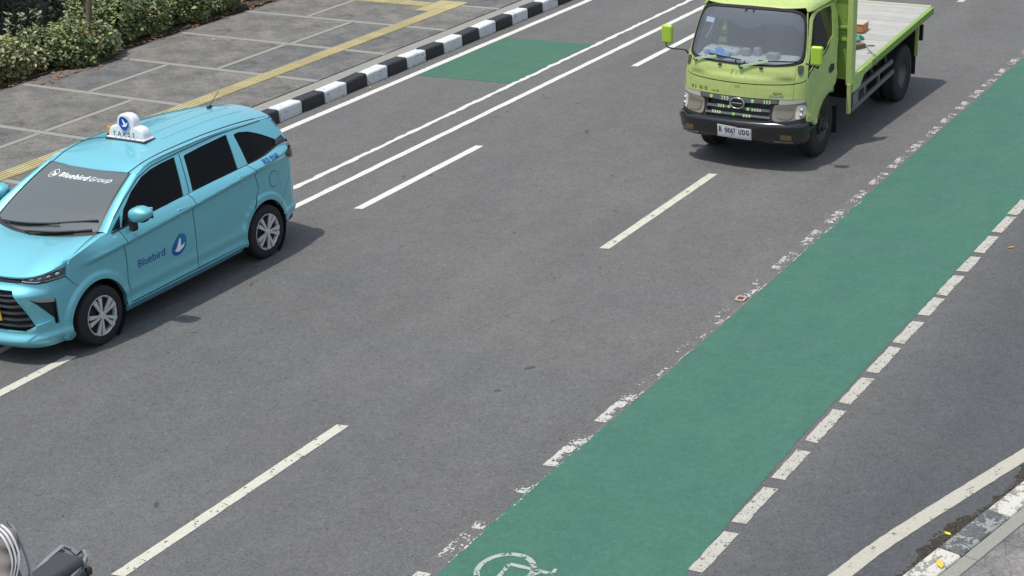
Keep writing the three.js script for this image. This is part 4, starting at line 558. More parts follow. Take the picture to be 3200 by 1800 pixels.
  // emblem: a chrome ring with a bar
  { const [p] = frameAt(cabP, .05, .856, .01, .004, [.1, 1, 0]); const e = new THREE.Group(); e.name = 'emblem'; e.position.set(p[0] - .022, p[1], p[2]); e.rotation.z = -.06; truck.add(e);
    const t = new THREE.TorusGeometry(.079, .0095, 10, 40); t.rotateY(Math.PI / 2); t.scale(1, .86, 1.22); part('ring', t, M_chrome, e); part('bar', [moved(box(.012, .014, .15, .004), -.003, 0, 0), moved(box(.010, .016, .05), -.002, .062, 0), moved(box(.010, .016, .05), -.002, -.062, 0)], M_chrome, e); part('emblem_back', (() => { const c = new THREE.CircleGeometry(.078, 32); c.rotateY(-Math.PI / 2); c.scale(1, .86, 1.22); c.translate(.012, 0, 0); return c; })(), M_blackPl, e); }
  // reflective dots and arrows on the grille
  const dotAt = (s, v, o, r) => { const [p, n] = frameAt(cabP, s, v, .01, .004, [.1, 1, 0]); const g = new THREE.CylinderGeometry(r, r, .006, 18); g.rotateZ(Math.PI / 2); g.translate(p[0] + n[0] * o, p[1], p[2] + n[2] * o); return g; };
  for (const [s, v] of [[-1.70, .905], [.96, .899]]) one('reflector_dot', dotAt(s, v, .010, .022), M_dot);
  for (const [s, v] of [[-.57, .795], [.72, .788], [-.24, .713]]) one('reflector_dot', dotAt(s, v, .004, .019), M_dot);
  const chevs = (s0, v, o, n, h = .020) => { const l = []; for (let k = 0; k < n; k++) { const c = s0 + (k - (n - 1) / 2) * .155; l.push(C([[c - .06, v + h], [c + .01, v + h], [c + .07, v], [c + .01, v - h], [c - .06, v - h], [c, v]], { off: o, rim: .003, da: .5, db: .1 })); } one('reflector_arrows', merge(l), M_reflect); };
  chevs(-.82, .902, .010, 3, .026); chevs(1.82, .897, .010, 3, .024); chevs(-1.04, .795, .004, 3); chevs(1.20, .786, .004, 4, .017); chevs(-1.30, .714, .004, 4, .016); chevs(.70, .706, .004, 3, .016);
  // badges and the scratched writing
  const decal = (name, s0, s1, v0, v1, tex) => one(name, C(quad(s0, s1, v0, v1), { off: .003, rim: 0, da: .2, dent: denting }), std([1, 1, 1], .6, 0, { map: tex, transparent: true }));
  decal('badge', -3.42, -.95, .955, 1.03, canvasTexture(768, 128, (g, w, h) => { g.clearRect(0, 0, w, h); g.strokeStyle = '#3d4a1c'; g.fillStyle = '#4b5a22'; g.lineWidth = 5; g.font = 'bold 104px sans-serif'; 'HINO'.split('').forEach((c, i) => { g.strokeText(c, 12 + i * 118, 100, 104); g.fillStyle = '#708238'; g.fillText(c, 12 + i * 118, 100, 104); }); g.fillStyle = '#566528'; g.font = 'bold 52px sans-serif'; g.fillText('110 SD', 524, 104, 220); }));
  decal('badge', 1.85, 3.34, .955, 1.035, canvasTexture(512, 160, (g, w, h) => { g.clearRect(0, 0, w, h); g.fillStyle = '#3c4620'; g.font = 'italic bold 58px sans-serif'; g.fillText('Hybrid', 96, 60, 250); g.fillStyle = '#d8dccb'; g.font = 'italic bold 92px sans-serif'; g.fillText('DUTRO', 14, 142, 480); g.strokeStyle = '#2f3818'; g.lineWidth = 5; g.strokeText('DUTRO', 14, 142, 480); }));
  decal('scrawl', -.35, .35, 1.04, 1.10, canvasTexture(256, 128, (g, w, h) => { g.clearRect(0, 0, w, h); g.strokeStyle = '#4d4a20'; g.lineWidth = 8; g.beginPath(); g.moveTo(60, 40); g.lineTo(40, 60); g.lineTo(64, 84); g.lineTo(40, 104); g.moveTo(104, 24); g.lineTo(92, 108); g.moveTo(88, 64); g.lineTo(124, 56); g.moveTo(150, 50); g.lineTo(142, 100); g.lineTo(180, 80); g.lineTo(176, 20); g.stroke(); }));
  decal('scratch', -.62, -.05, 1.20, 1.285, canvasTexture(256, 192, (g, w, h) => { g.clearRect(0, 0, w, h); g.strokeStyle = '#2f300f'; g.lineWidth = 9; g.beginPath(); g.moveTo(96, 14); g.lineTo(56, 30); g.lineTo(60, 70); g.lineTo(78, 72); g.moveTo(58, 70); g.lineTo(36, 176); g.stroke(); g.lineWidth = 6; g.beginPath(); g.moveTo(220, 30); g.lineTo(170, 180); g.stroke(); }));
  for (const m of [0, 1]) one('corner_vent', m ? mirrored(C([[3.88, 1.36], [4.40, 1.362], [4.52, 1.335], [4.47, 1.28], [4.17, 1.243], [3.92, 1.272], [3.84, 1.32]], { da: .12, db: .03, off: .012, rim: .02 })) : C([[3.88, 1.36], [4.40, 1.362], [4.52, 1.335], [4.47, 1.28], [4.17, 1.243], [3.92, 1.272], [3.84, 1.32]], { da: .12, db: .03, off: .012, rim: .02 }), std([.075, .08, .06], .5));
  // wipers with light green arms, washer nozzles
  const onC = (s, v, o) => { const [p, n] = frameAt(cabP, s, v, .02, .01, [.1, 1, 0]); return p.map((c, k) => c + n[k] * o); };
  for (const [a, b, c0, c1] of [[[-3.15, 1.335], [-1.55, 1.405], [-2.2, 1.425], [.05, 1.395]], [[.18, 1.318], [1.75, 1.400], [1.15, 1.402], [3.72, 1.405]]]) {
    const w = one('wiper', bar(onC(...a, .035), onC(...b, .03), .016, .026), M_reflect), m = (a2, b2, t) => [a2[0] + (b2[0] - a2[0]) * t, a2[1] + (b2[1] - a2[1]) * t];
    part('blade', merge([tube([onC(...c0, .010), onC(...m(c0, c1, .33), .012), onC(...m(c0, c1, .66), .012), onC(...c1, .010)], .008, 24, 5), tube([onC(...m(c0, c1, .15), .02), onC(...m(c0, c1, .5), .035), onC(...m(c0, c1, .85), .02)], .006, 12, 5)]), M_rubber, w);
    const h = onC(...a, .02); part('wiper_pivot', moved(new THREE.CylinderGeometry(.024, .028, .04, 12), h[0], h[1], h[2], 0, 0, Math.PI / 2 - .3), M_blackPl, w);
  }
  for (const s of [-1.27, 1.37]) { const h = onC(s, 1.318, .01); one('washer_nozzle', moved(box(.03, .022, .05, .008), ...h), M_blackPl); }
  // doors
  const arch = [[7.50, .93], [7.43, .905], [7.44, .868], [7.276, .872], [7.10, .818], [7.0, .719], [6.93, .545]];
  const belt = [[5.18, 1.215], [5.45, 1.265], [6.2, 1.325], [7.05, 1.392], [7.2, 1.43], [7.285, 1.512]], win = [...belt, [7.385, 1.56], [7.375, 1.66], [7.345, 1.84], [7.30, 1.925], [7.05, 1.938], [6.4, 1.93], [6.02, 1.905], [5.74, 1.862], [5.58, 1.74], [5.36, 1.52], [5.22, 1.34]];
  const doorP = [[5.02, .935], [5.10, .86], [5.37, .655], [5.9, .633], [6.55, .620], [6.84, .640], [6.98, .722], [7.08, .822], [7.262, .880], [7.42, .875], [7.425, .905], [7.50, .935], [7.545, 1.08], [7.55, 1.25], [7.55, 1.55], [7.51, 1.78], [7.42, 1.955], [6.5, 1.965], [5.7, 1.948], [5.32, 1.90], [5.05, 1.7], [4.90, 1.5], [4.915, 1.30], [4.95, 1.18]];
  const hole = [...win.slice().reverse()];
  both('door', C([...doorP.slice(0, 24), ...[doorP[0]], hole[hole.length - 1], ...hole.slice(0), ], { da: .15, db: .04, rim: .025, dent: (s, v) => .016 * (1 - smooth(.02, .10, Math.abs(s - 5.4) * .12 + Math.abs(v - .70))) + .018 * smooth(.10, -.02, (v - .64) - .24 * Math.pow(clamp((s - 5.6) / 1.9, 0, 1), 1.1) * 1.7) * smooth(5.5, 6.2, s) }), M_lime);
  both('side_window', C(win, { da: .3, db: .1, off: -.014, rim: 0 }), phys([.05, .055, .06], { transmission: .9, thickness: 0, roughness: .03, ior: 1.5 }));
  both('window_seal', C([...win.slice(0, 6), ...belt.slice().reverse().map(([s, v]) => [s + .01, v - .022])], { da: .3, db: .05, off: .004, rim: .01 }), M_rubber);
  both('door_handle', C([[7.33, 1.11], [7.30, 1.16], [7.36, 1.215], [7.46, 1.20], [7.47, 1.13], [7.42, 1.09]], { off: .004, rim: .01 }), M_blackPl);
  both('arch_edge', C([[6.95, .545], [7.02, .719], [7.12, .815], [7.28, .868], [7.43, .862], [7.43, .85], [7.29, .855], [7.14, .802], [7.04, .71], [6.97, .545]], { off: .012, rim: .06 }), M_lime);
  both('arch_lip', C([[6.60, .618], [6.84, .638], [6.93, .545], [6.88, .53]], { off: .0, rim: .05 }), M_lime);
  one('cab_back', moved(box(.05, 1.25, 1.55, .03), .42, 1.36, 0), M_bedGreen); one('cab_lining', moved(box(.02, 1.1, 1.45), .385, 1.42, 0), std([.30, .31, .32], .9)); one('curtain', moved(box(.03, .62, .30, .01), .30, 1.62, -.52), std([.60, .58, .53], .9));
  both('step', [moved(box(.34, .05, .16, .015), -.50, .50, .76), moved(box(.42, .13, .10, .03), -.46, .59, .77)], M_blackPl);
  one('cab_floor', [moved(box(1.2, .1, 1.5), -.15, .86, 0), moved(box(1.0, .35, 1.0), -.1, .68, 0)], M_dark);
  // inside the cab
  one('dashboard', [moved(box(.34, .14, 1.34, .05), -.62, 1.335, 0, 0, 0, .12), moved(box(.18, .22, 1.3, .05), -.50, 1.20, 0), moved(box(.28, .10, .5, .045), -.57, 1.42, -.36)], std([.62, .59, .52], .8));
  for (const z of [-.42, .38]) one('seat', [moved(box(.46, .14, .55, .05), .0, 1.05, z), moved(box(.13, .62, .52, .06), .26, 1.36, z, 0, 0, -.15), moved(box(.09, .16, .26, .04), .32, 1.74, z)], M_seat);
  one('steering_wheel', (() => { const t = new THREE.TorusGeometry(.20, .015, 8, 30), s1 = rod([-.2, 0, 0], [.2, 0, 0], .012), s2 = rod([0, 0, 0], [0, -.2, 0], .012); const g = merge([t, s1, s2]); g.rotateY(Math.PI / 2); g.rotateZ(.75); g.translate(-.36, 1.46, -.40); return g; })(), M_blackPl);
  both('grab_handle', tube([[-.40, 1.52, .70], [-.36, 1.56, .68], [-.26, 1.76, .64], [-.22, 1.80, .66]], .014, 14, 6), std([.62, .60, .55], .7));
  one('rear_view_mirror', moved(box(.03, .07, .22, .012), -.36, 1.84, .02), M_blackPl);
  one('dash_clutter', [moved(box(.10, .10, .12, .03), -.64, 1.45, -.02), moved(box(.10, .13, .10, .03), -.60, 1.45, .12), moved(box(.12, .09, .16, .02), -.66, 1.43, .36)], std([.34, .34, .33], .8));
  // mirrors on bent arms
  for (const [u, v, w, a] of [[.78, 1.52, .99, [[.70, 1.385, .82], [.72, 1.375, .93], [.76, 1.36, 1.0], [.78, 1.41, 1.01]]], [.70, 1.60, -1.11, [[.72, 1.375, -.80], [.75, 1.42, -.82], [.76, 1.435, -1.06], [.72, 1.46, -1.12], [.70, 1.50, -1.12]]]]) {
    const m = one('wing_mirror', (() => { const g = new RoundedBoxGeometry(.07, .245, .155, 5, .032); g.rotateY(w > 0 ? .12 : -.1); g.translate(-u, v, w); return g; })(), M_limeBright);
    part('mirror_glass', moved(box(.006, .215, .13), -u + .036, v, w, 0, w > 0 ? .12 : -.1, 0), M_mirrorGlass, m); part('mirror_arm', tube(a.map(p => [-p[0], p[1], p[2]]), .011, 24, 7), M_blackPl, m);
  }
  // ---------- chassis and deck, sitting nose-down ----------
  const dv = u => .915 + .078 * (-u - .6), rake = Math.atan(.078);
  const rk = (g, u, h, w) => { g.rotateZ(rake); g.translate(-u, dv(u) + h, w); return g; };         // h metres above the deck's top
  for (let k = 0; k < 15; k++) one('deck_plank', rk(box(.2235, .028, 1.80, .004), -.735 - k * .2265, -.014 + .002 * ((k * 7) % 3 - 1), 0), deckMats[k % 4]);
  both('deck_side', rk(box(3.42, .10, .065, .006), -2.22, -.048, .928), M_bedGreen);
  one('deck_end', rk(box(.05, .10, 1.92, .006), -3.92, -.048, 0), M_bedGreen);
  for (let k = 0; k < 8; k++) one('cross_member', rk(box(.06, .09, 1.75), -.85 - k * .42, -.085, 0), M_steel);
  for (const z of [-.36, .36]) one('chassis_rail', [rk(box(4.3, .20, .07), -1.75, -.24, z)], M_dark);
  // headboard: sheet with ribs between two posts
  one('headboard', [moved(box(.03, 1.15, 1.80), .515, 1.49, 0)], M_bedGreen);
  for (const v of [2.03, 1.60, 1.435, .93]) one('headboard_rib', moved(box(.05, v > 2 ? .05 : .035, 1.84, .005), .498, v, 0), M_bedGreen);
  both('headboard_post', [moved(box(.14, 1.22, .050, .004), .535, 1.455, .968), moved(box(.02, 1.22, .075, .003), .468, 1.455, .955), moved(box(.06, .40, .045, .003), .475, .655, .965), moved(box(.10, .05, .07, .01), .51, .865, .965)], M_lime);
  { const s = new THREE.Shape([[.60, .915], [.75, .935], [1.33, .965], [1.30, .90], [1.03, .858], [.885, .729], [.60, .70]].map(p => new THREE.Vector2(...p))); const hole = new THREE.Path([[.72, .79], [.79, .825], [.80, .84], [.73, .81]].map(p => new THREE.Vector2(...p))); s.holes.push(hole); const g = new THREE.ExtrudeGeometry(s, { depth: .02, bevelEnabled: false }); g.translate(0, 0, .945); both('deck_gusset', g, M_lime); }
  // side guard
  const gd = z => merge([bar([.80, .655, z], [2.32, .735, z], .03, .060), bar([.73, .43, z], [2.38, .575, z], .03, .060), bar([1.0, .45, z - .02], [1.0, .67, z - .02], .03, .04, [1, 0, 0]), bar([1.26, .47, z - .02], [1.26, .68, z - .02], .03, .04, [1, 0, 0]), bar([1.83, .52, z - .02], [1.83, .71, z - .02], .03, .04, [1, 0, 0])]);
  both('side_guard', gd(.905), M_grey); both('guard_plate', moved(box(.20, .24, .012), .885, .535, .905, 0, 0, .05), std([.20, .21, .215], .5, .3));
  both('guard_hanger', merge([bar([1.05, .70, .86], [1.05, .95, .80], .03, .03, [1, 0, 0]), bar([1.62, .72, .86], [1.62, 1.0, .80], .03, .03, [1, 0, 0]), bar([2.2, .72, .86], [2.2, 1.03, .80], .03, .03, [1, 0, 0])]), M_steel);
  // rear mudguard, strip and lamp box
  both('mud_guard', [moved(box(.02, .62, .42), 3.46, .70, .64), moved(box(.55, .02, .40), 3.2, 1.01, .66, 0, 0, rake)], M_dark); both('guard_strip', moved(box(.03, .46, .05, .004), 3.47, .775, .875), M_lime); both('mud_flap', moved(box(.012, .30, .34), 3.47, .42, .70), M_rubber);
  both('tail_lamp', [moved(box(.05, .24, .13, .01), 3.92, .79, .755)], M_blackPl); both('lamp_lens', moved(box(.01, .10, .24), 3.952, .90, .60), std([.35, .02, .02], .3));
  // wheels
  const tyre = (() => { const p = [[.20, -.09], [.26, -.105], [.345, -.10], [.385, -.088], [.40, -.06], [.402, 0], [.40, .06], [.385, .088], [.345, .10], [.26, .105], [.215, .092], [.20, .07]]; const g = new THREE.LatheGeometry(p.map(q => new THREE.Vector2(...q)), 60); g.rotateX(Math.PI / 2); const l = [g]; for (let k = 0; k < 44; k++) for (const z of [-.055, .055]) { const b = box(.016, .030, .052), a = k / 44 * Math.PI * 2 + (z > 0 ? .07 : 0); b.rotateZ(Math.PI / 2); b.translate(.397, 0, z); b.rotateZ(a); l.push(b); } return merge(l); })();
  const M_tyre = std([.030, .029, .028], .9, 0, { map: grime });
  const rimOut = (() => { const g = new THREE.LatheGeometry([[.205, .085], [.212, .095], [.20, .088], [.185, .03], [.15, .02], [.13, .045], [.10, .062], [.001, .062]].map(q => new THREE.Vector2(...q)), 40); g.rotateX(Math.PI / 2); const l = [g, moved(new THREE.CylinderGeometry(.062, .07, .10, 20), 0, 0, .095, Math.PI / 2), moved(new THREE.CylinderGeometry(.04, .045, .03, 14), 0, 0, .155, Math.PI / 2)]; for (let k = 0; k < 6; k++) { const a = k / 6 * Math.PI * 2; l.push(moved(new THREE.CylinderGeometry(.013, .015, .045, 6), .105 * Math.cos(a), .105 * Math.sin(a), .078, Math.PI / 2)); } return merge(l); })();
  const rimIn = (() => { const g = new THREE.LatheGeometry([[.205, .085], [.213, .095], [.205, .07], [.19, -.03], [.16, -.05], [.09, -.05], [.085, .02], [.001, .02]].map(q => new THREE.Vector2(...q)), 40); g.rotateX(Math.PI / 2); const l = [g]; for (let k = 0; k < 6; k++) { const a = k / 6 * Math.PI * 2; l.push(moved(new THREE.CylinderGeometry(.014, .016, .04, 6), .13 * Math.cos(a), .13 * Math.sin(a), -.035, Math.PI / 2)); } return merge(l); })();
  const wheel = (u, w, side, rim, steer = 0, m) => { const g = new THREE.Group(); g.name = 'wheel'; g.position.set(-u, .402, w * side); g.rotation.y = (side < 0 ? Math.PI : 0) + steer; truck.add(g); part('tyre', tyre, M_tyre, g); if (rim) part('rim', rim, m, g); };
  const M_rim = std([.11, .10, .10], .55, .4, { map: grime }), M_rimR = std([.20, .21, .20], .5, .4, { map: grime });
  for (const s of [1, -1]) { wheel(.03, .70, s, rimOut, 0, M_rim); wheel(-2.97, .765, s, rimIn, 0, M_rimR); wheel(-2.97, .53, s, null, 0, M_rimR); }
  both('hub_ring', (() => { const t = new THREE.TorusGeometry(.088, .014, 8, 24); t.translate(-.03, .402, .79); return t; })(), std([.085, .04, .038], .6));
  one('axle', [rod([-.03, .40, -.7], [-.03, .40, .7], .05), rod([2.97, .40, -.7], [2.97, .40, .7], .07), moved(new THREE.SphereGeometry(.17, 16, 12), 2.97, .40, 0)], M_dark);
  both('front_flap', moved(box(.014, .36, .30), .46, .36, .66), M_dark); both('fuel_tank', moved(box(.62, .34, .34, .06), 1.45, .62, .58), M_dark); one('gearbox', moved(box(.9, .36, .4, .08), .3, .58, 0), M_dark);
  both('inner_arch', [moved(box(.95, .02, .40), .06, .905, .60), moved(box(.95, .40, .02), .06, .74, .42)], M_dark);
}
// ---------- loose things carried on and in the truck ----------
{
  const P = (u, v, w) => { const t = new THREE.Vector3(-u, v, w).applyAxisAngle(new THREE.Vector3(0, 1, 0), -.0168400308); return [t.x + 20.48329, t.y, t.z - 8.22845789]; }, dv = u => .915 + .078 * (-u - .6), T = -.0168;
  const crate = thing('plastic_crate', 'small orange brown plastic box standing on the flatbed deck behind the headboard', 'box', P(-2.53, dv(-2.53), .27), T);
  part('box_body', moved(box(.24, .12, .32, .022), 0, .062, 0), std([.50, .19, .085], .6), crate); part('lid', moved(box(.255, .022, .335, .009), 0, .128, 0), std([.50, .43, .33], .6), crate);
  const cg = new THREE.SphereGeometry(.085, 22, 16), cp = cg.attributes.position; for (let i = 0; i < cp.count; i++) { const x = cp.getX(i), y = cp.getY(i), z = cp.getZ(i), n = 1 + .35 * Math.sin(x * 54 + z * 30) * Math.cos(z * 47 - y * 38); cp.setXYZ(i, x * n * 1.2, Math.max(-.03, y * n * .75), z * n); } cg.computeVertexNormals(); cg.translate(0, .03, 0);
  const cloth = thing('cloth_bundle', 'crumpled turquoise green cloth bundle lying on the flatbed deck', 'cloth', P(-2.12, dv(-2.12), .44), T); part('cloth', cg, std([.11, .30, .21], .9), cloth);
  const wood = thing('wood_block', 'short weathered wooden block on the flatbed deck nearest the headboard', 'wood block', P(-1.76, dv(-1.76), .60), T + .9); part('block', moved(box(.085, .07, .20, .012), 0, .04, 0), std([.17, .13, .09], .9, 0, { map: grime }), wood); part('end_grain', moved(box(.075, .06, .006), 0, .04, .102), std([.30, .24, .16], .9), wood);
  const rope = thing('tie_rope', 'thin grey rope running across the flatbed deck and over its green side', 'rope', P(-1.8, dv(-1.8), .7), T);
  part('rope_line', tube([[.35, .04, -.22], [.2, .012, -.1], [.05, .02, 0], [-.12, .012, .1], [-.29, .02, .225], [-.30, -.01, .262], [-.30, -.13, .262]], .009, 40, 6), std([.30, .32, .32], .8), rope); part('rope_end', tube([[.12, .015, -.03], [.10, .03, .04], [.16, .012, .07]], .009, 14, 6), std([.16, .18, .2], .8), rope);
  const rag = new THREE.PlaneGeometry(.16, .34, 16, 26), rp = rag.attributes.position; for (let i = 0; i < rp.count; i++) { const x = rp.getX(i), y = rp.getY(i); rp.setZ(i, .022 * Math.sin(x * 55 + y * 12) + .018 * Math.cos(y * 30) + .02); rp.setX(i, x + .02 * Math.sin(y * 22)); } rag.computeVertexNormals(); rag.rotateX(-Math.PI / 2); rag.rotateZ(.5);
  const dash = thing('dashboard_cloth', 'bright blue cloth lying on the truck dashboard behind the windscreen', 'cloth', P(.70, 1.42, -.37), T); part('rag', rag, std([.06, .36, .72], .85), dash);
}
// ---------- hedge, shrubs, tree, fallen leaves ----------
function leafCloud(count, place, size, tones, seed, flatness = .5) { // many small folded leaves as one geometry
  const r = rand(seed), P = new Float32Array(count * 18), N = new Float32Array(count * 18), C = new Float32Array(count * 18), q = new THREE.Quaternion(), e = new THREE.Euler(), v = new THREE.Vector3(), n = new THREE.Vector3();
  const shape = [[0, 0, 0], [.5, .06, .30], [1, -.02, 0], [0, 0, 0], [1, -.02, 0], [.5, .06, -.30]], nn = [[-.15, .95, -.3], [-.15, .95, .3]];
  for (let i = 0; i < count; i++) {
    const p = place(r), s = size * (.6 + .8 * r()), t = tones[Math.floor(r() * tones.length)], k = .8 + .4 * r();
    e.set((r() - .5) * 2.4 * flatness, r() * Math.PI * 2, (r() - .5) * 2.6 * flatness + (p[3] || 0)); q.setFromEuler(e);
    for (let j = 0; j < 6; j++) { v.set((shape[j][0] - .5) * s, shape[j][1] * s, shape[j][2] * s).applyQuaternion(q); n.set(...nn[j < 3 ? 0 : 1]).normalize().applyQuaternion(q); const o = i * 18 + j * 3; P[o] = v.x + p[0]; P[o + 1] = v.y + p[1]; P[o + 2] = v.z + p[2]; N[o] = n.x; N[o + 1] = n.y; N[o + 2] = n.z; C[o] = t[0] * k; C[o + 1] = t[1] * k; C[o + 2] = t[2] * k; }
  }
  const g = new THREE.BufferGeometry(); g.setAttribute('position', new THREE.BufferAttribute(P, 3)); g.setAttribute('normal', new THREE.BufferAttribute(N, 3)); g.setAttribute('color', new THREE.BufferAttribute(C, 3)); return g;
}
const M_leaf = phys([1, 1, 1], { vertexColors: true, roughness: .55, transmission: .32, thickness: 0 });
const M_bark = std([.17, .135, .10], .95, 0, { map: slabMap, bumpMap: slabBump, bumpScale: .02 }), M_twig = std([.10, .07, .045], .95);
const variegated = [[.30, .36, .12], [.40, .42, .17], [.52, .50, .27], [.20, .28, .08], [.11, .17, .045], [.58, .56, .36], [.30, .21, .11]], midGreen = [[.10, .17, .05], [.15, .22, .08], [.22, .28, .12], [.06, .11, .035]], deep = [[.022, .045, .018], [.03, .06, .022], [.045, .075, .03], [.018, .032, .015]];
// a shrub: leaves crowd the outer shell of a few overlapping lumps
function shrub(name, label, group, lumps, count, size, tones, seed, stems = 7) {
  const r = rand(seed), c = lumps[0], base = thing(name, label, 'shrub', [c[0], .16, c[2]], 0, group);
  const total = lumps.reduce((s, l) => s + l[3] * l[5] + l[3] * l[4], 0);
  const g = leafCloud(count, rr => { let t = rr() * total, l = lumps[0]; for (const q of lumps) { t -= q[3] * q[5] + q[3] * q[4]; l = q; if (t <= 0) break; } const a = rr() * Math.PI * 2, y = rr() * 2 - 1, s = Math.sqrt(1 - y * y), sh = .55 + .47 * Math.pow(rr(), .45) + .10 * Math.sin(a * 5 + l[0] * 7) * Math.cos(y * 6 + l[2]); return [l[0] - c[0] + Math.cos(a) * s * l[3] * sh, Math.max(.03, l[1] - .16 + y * l[4] * sh), l[2] - c[2] + Math.sin(a) * s * l[5] * sh, 0]; }, size, tones, seed + 1, .62);
  const f = part('foliage', g, M_leaf, base); f.userData.kind = 'stuff';
  const st = []; for (let i = 0; i < stems; i++) { const l = lumps[Math.floor(r() * lumps.length)], x = l[0] - c[0] + (r() - .5) * l[3], z = l[2] - c[2] + (r() - .5) * l[5]; st.push(tube([[x * .9, -.05, z * .9], [x, l[1] * .4, z], [x + (r() - .5) * .2, l[1] + l[4] * .3, z + (r() - .5) * .2]], .010, 8, 5)); }
  st.forEach(g => part('stem', g, M_twig, base)); return base;
}
const front = 'low shrubs along the pavement edge', behind = 'taller shrubs behind the low ones';
// lumps: x, y, z, rx, ry, rz
shrub('low_shrub', 'yellow green shrub nearest the left frame edge with pale top leaves', front, [[18.2, .44, -20.68, .62, .42, .50], [18.85, .42, -20.62, .50, .40, .46], [18.5, .50, -21.0, .6, .34, .42], [19.3, .34, -20.58, .30, .30, .38]], 9000, .085, variegated, 101);
shrub('low_shrub', 'light green shrub bulging over the pavement in front of the ringed trunk', front, [[20.0, .40, -20.22, .48, .38, .50], [20.42, .40, -20.16, .42, .38, .44], [19.7, .42, -20.72, .5, .36, .40], [20.3, .46, -20.62, .46, .34, .40], [20.72, .34, -20.25, .28, .28, .34]], 9500, .082, [...variegated, ...midGreen], 102);
shrub('low_shrub', 'dense green shrub just right of the ringed trunk beside the pavement', front, [[21.35, .48, -20.68, .75, .44, .52], [22.2, .46, -20.65, .6, .43, .5], [21.7, .72, -21.15, .7, .42, .5]], 9000, .080, [...variegated.slice(0, 5), ...midGreen], 103);
shrub('low_shrub', 'olive green shrub at the top edge with brown leaves beneath it', front, [[23.3, .46, -20.62, .65, .43, .5], [24.1, .44, -20.62, .55, .40, .5], [23.5, .75, -21.2, .7, .42, .5]], 8000, .080, [...midGreen, ...variegated.slice(0, 4), [.20, .10, .05]], 104);
shrub('low_shrub', 'red brown shrub at the far right end of the planting bed', front, [[25.35, .44, -20.9, .6, .40, .5], [26.3, .46, -21.0, .6, .42, .5], [27.4, .5, -21.0, .7, .46, .5]], 6500, .078, [[.15, .07, .045], [.11, .05, .035], [.17, .10, .06], [.08, .06, .03]], 105);
shrub('tall_shrub', 'dark shaded shrub behind the yellow green one at the left corner', behind, [[18.9, .9, -23.3, 1.3, .95, .9], [20.4, 1.0, -23.5, 1.1, 1.05, .9], [19.4, 1.9, -24.0, 1.3, .9, .8]], 9000, .085, deep, 106);
shrub('tall_shrub', 'dark green bushy shrub behind the ringed trunk', behind, [[22.0, .9, -22.9, 1.0, .95, .8], [23.2, 1.0, -23.0, .9, 1.0, .8], [22.5, 1.8, -23.6, 1.2, .9, .8]], 9000, .080, [...deep, ...midGreen.slice(0, 2)], 107);
shrub('tall_shrub', 'mid green shrub behind the olive one at the top edge', behind, [[24.6, .9, -22.6, .9, .9, .7], [25.8, .9, -22.7, .9, .9, .7], [25, 1.6, -23.2, 1.1, .8, .7]], 7500, .075, midGreen, 108);
{ // thin upright shoots with pale round leaves, standing out before the dark
  const shoots = [['pale leafy shoot standing upright behind the left corner shrub', 19.3, -20.98, 1.02, 201, .13], ['second pale leafy shoot, thinner and closer to the trunk', 19.52, -20.85, .98, 202, .03], ['short leafy shoot rising from the light green shrub', 19.95, -20.9, 1.0, 203, -.02], ['leafy shoot with pale leaves right behind the ringed trunk', 20.75, -20.95, 1.15, 204, -.12]];
  for (const [label, x, z, h, seed, lean] of shoots) { const s = thing('leafy_shoot', label, 'plant', [x, .16, z], 0, 'upright shoots above the shrubs'); part('stem', tube([[0, 0, 0], [lean * .4, h * .5, .02], [lean, h - .1, 0]], .008, 10, 5), M_twig, s); const f = part('foliage', leafCloud(46, r => { const t = .35 + .65 * r(); return [lean * t * t + (r() - .5) * .13, t * h - .1, (r() - .5) * .13, 0]; }, .088, [[.40, .42, .27], [.33, .38, .20], [.45, .45, .33]], seed, .5), M_leaf, s); f.userData.kind = 'stuff'; }
}
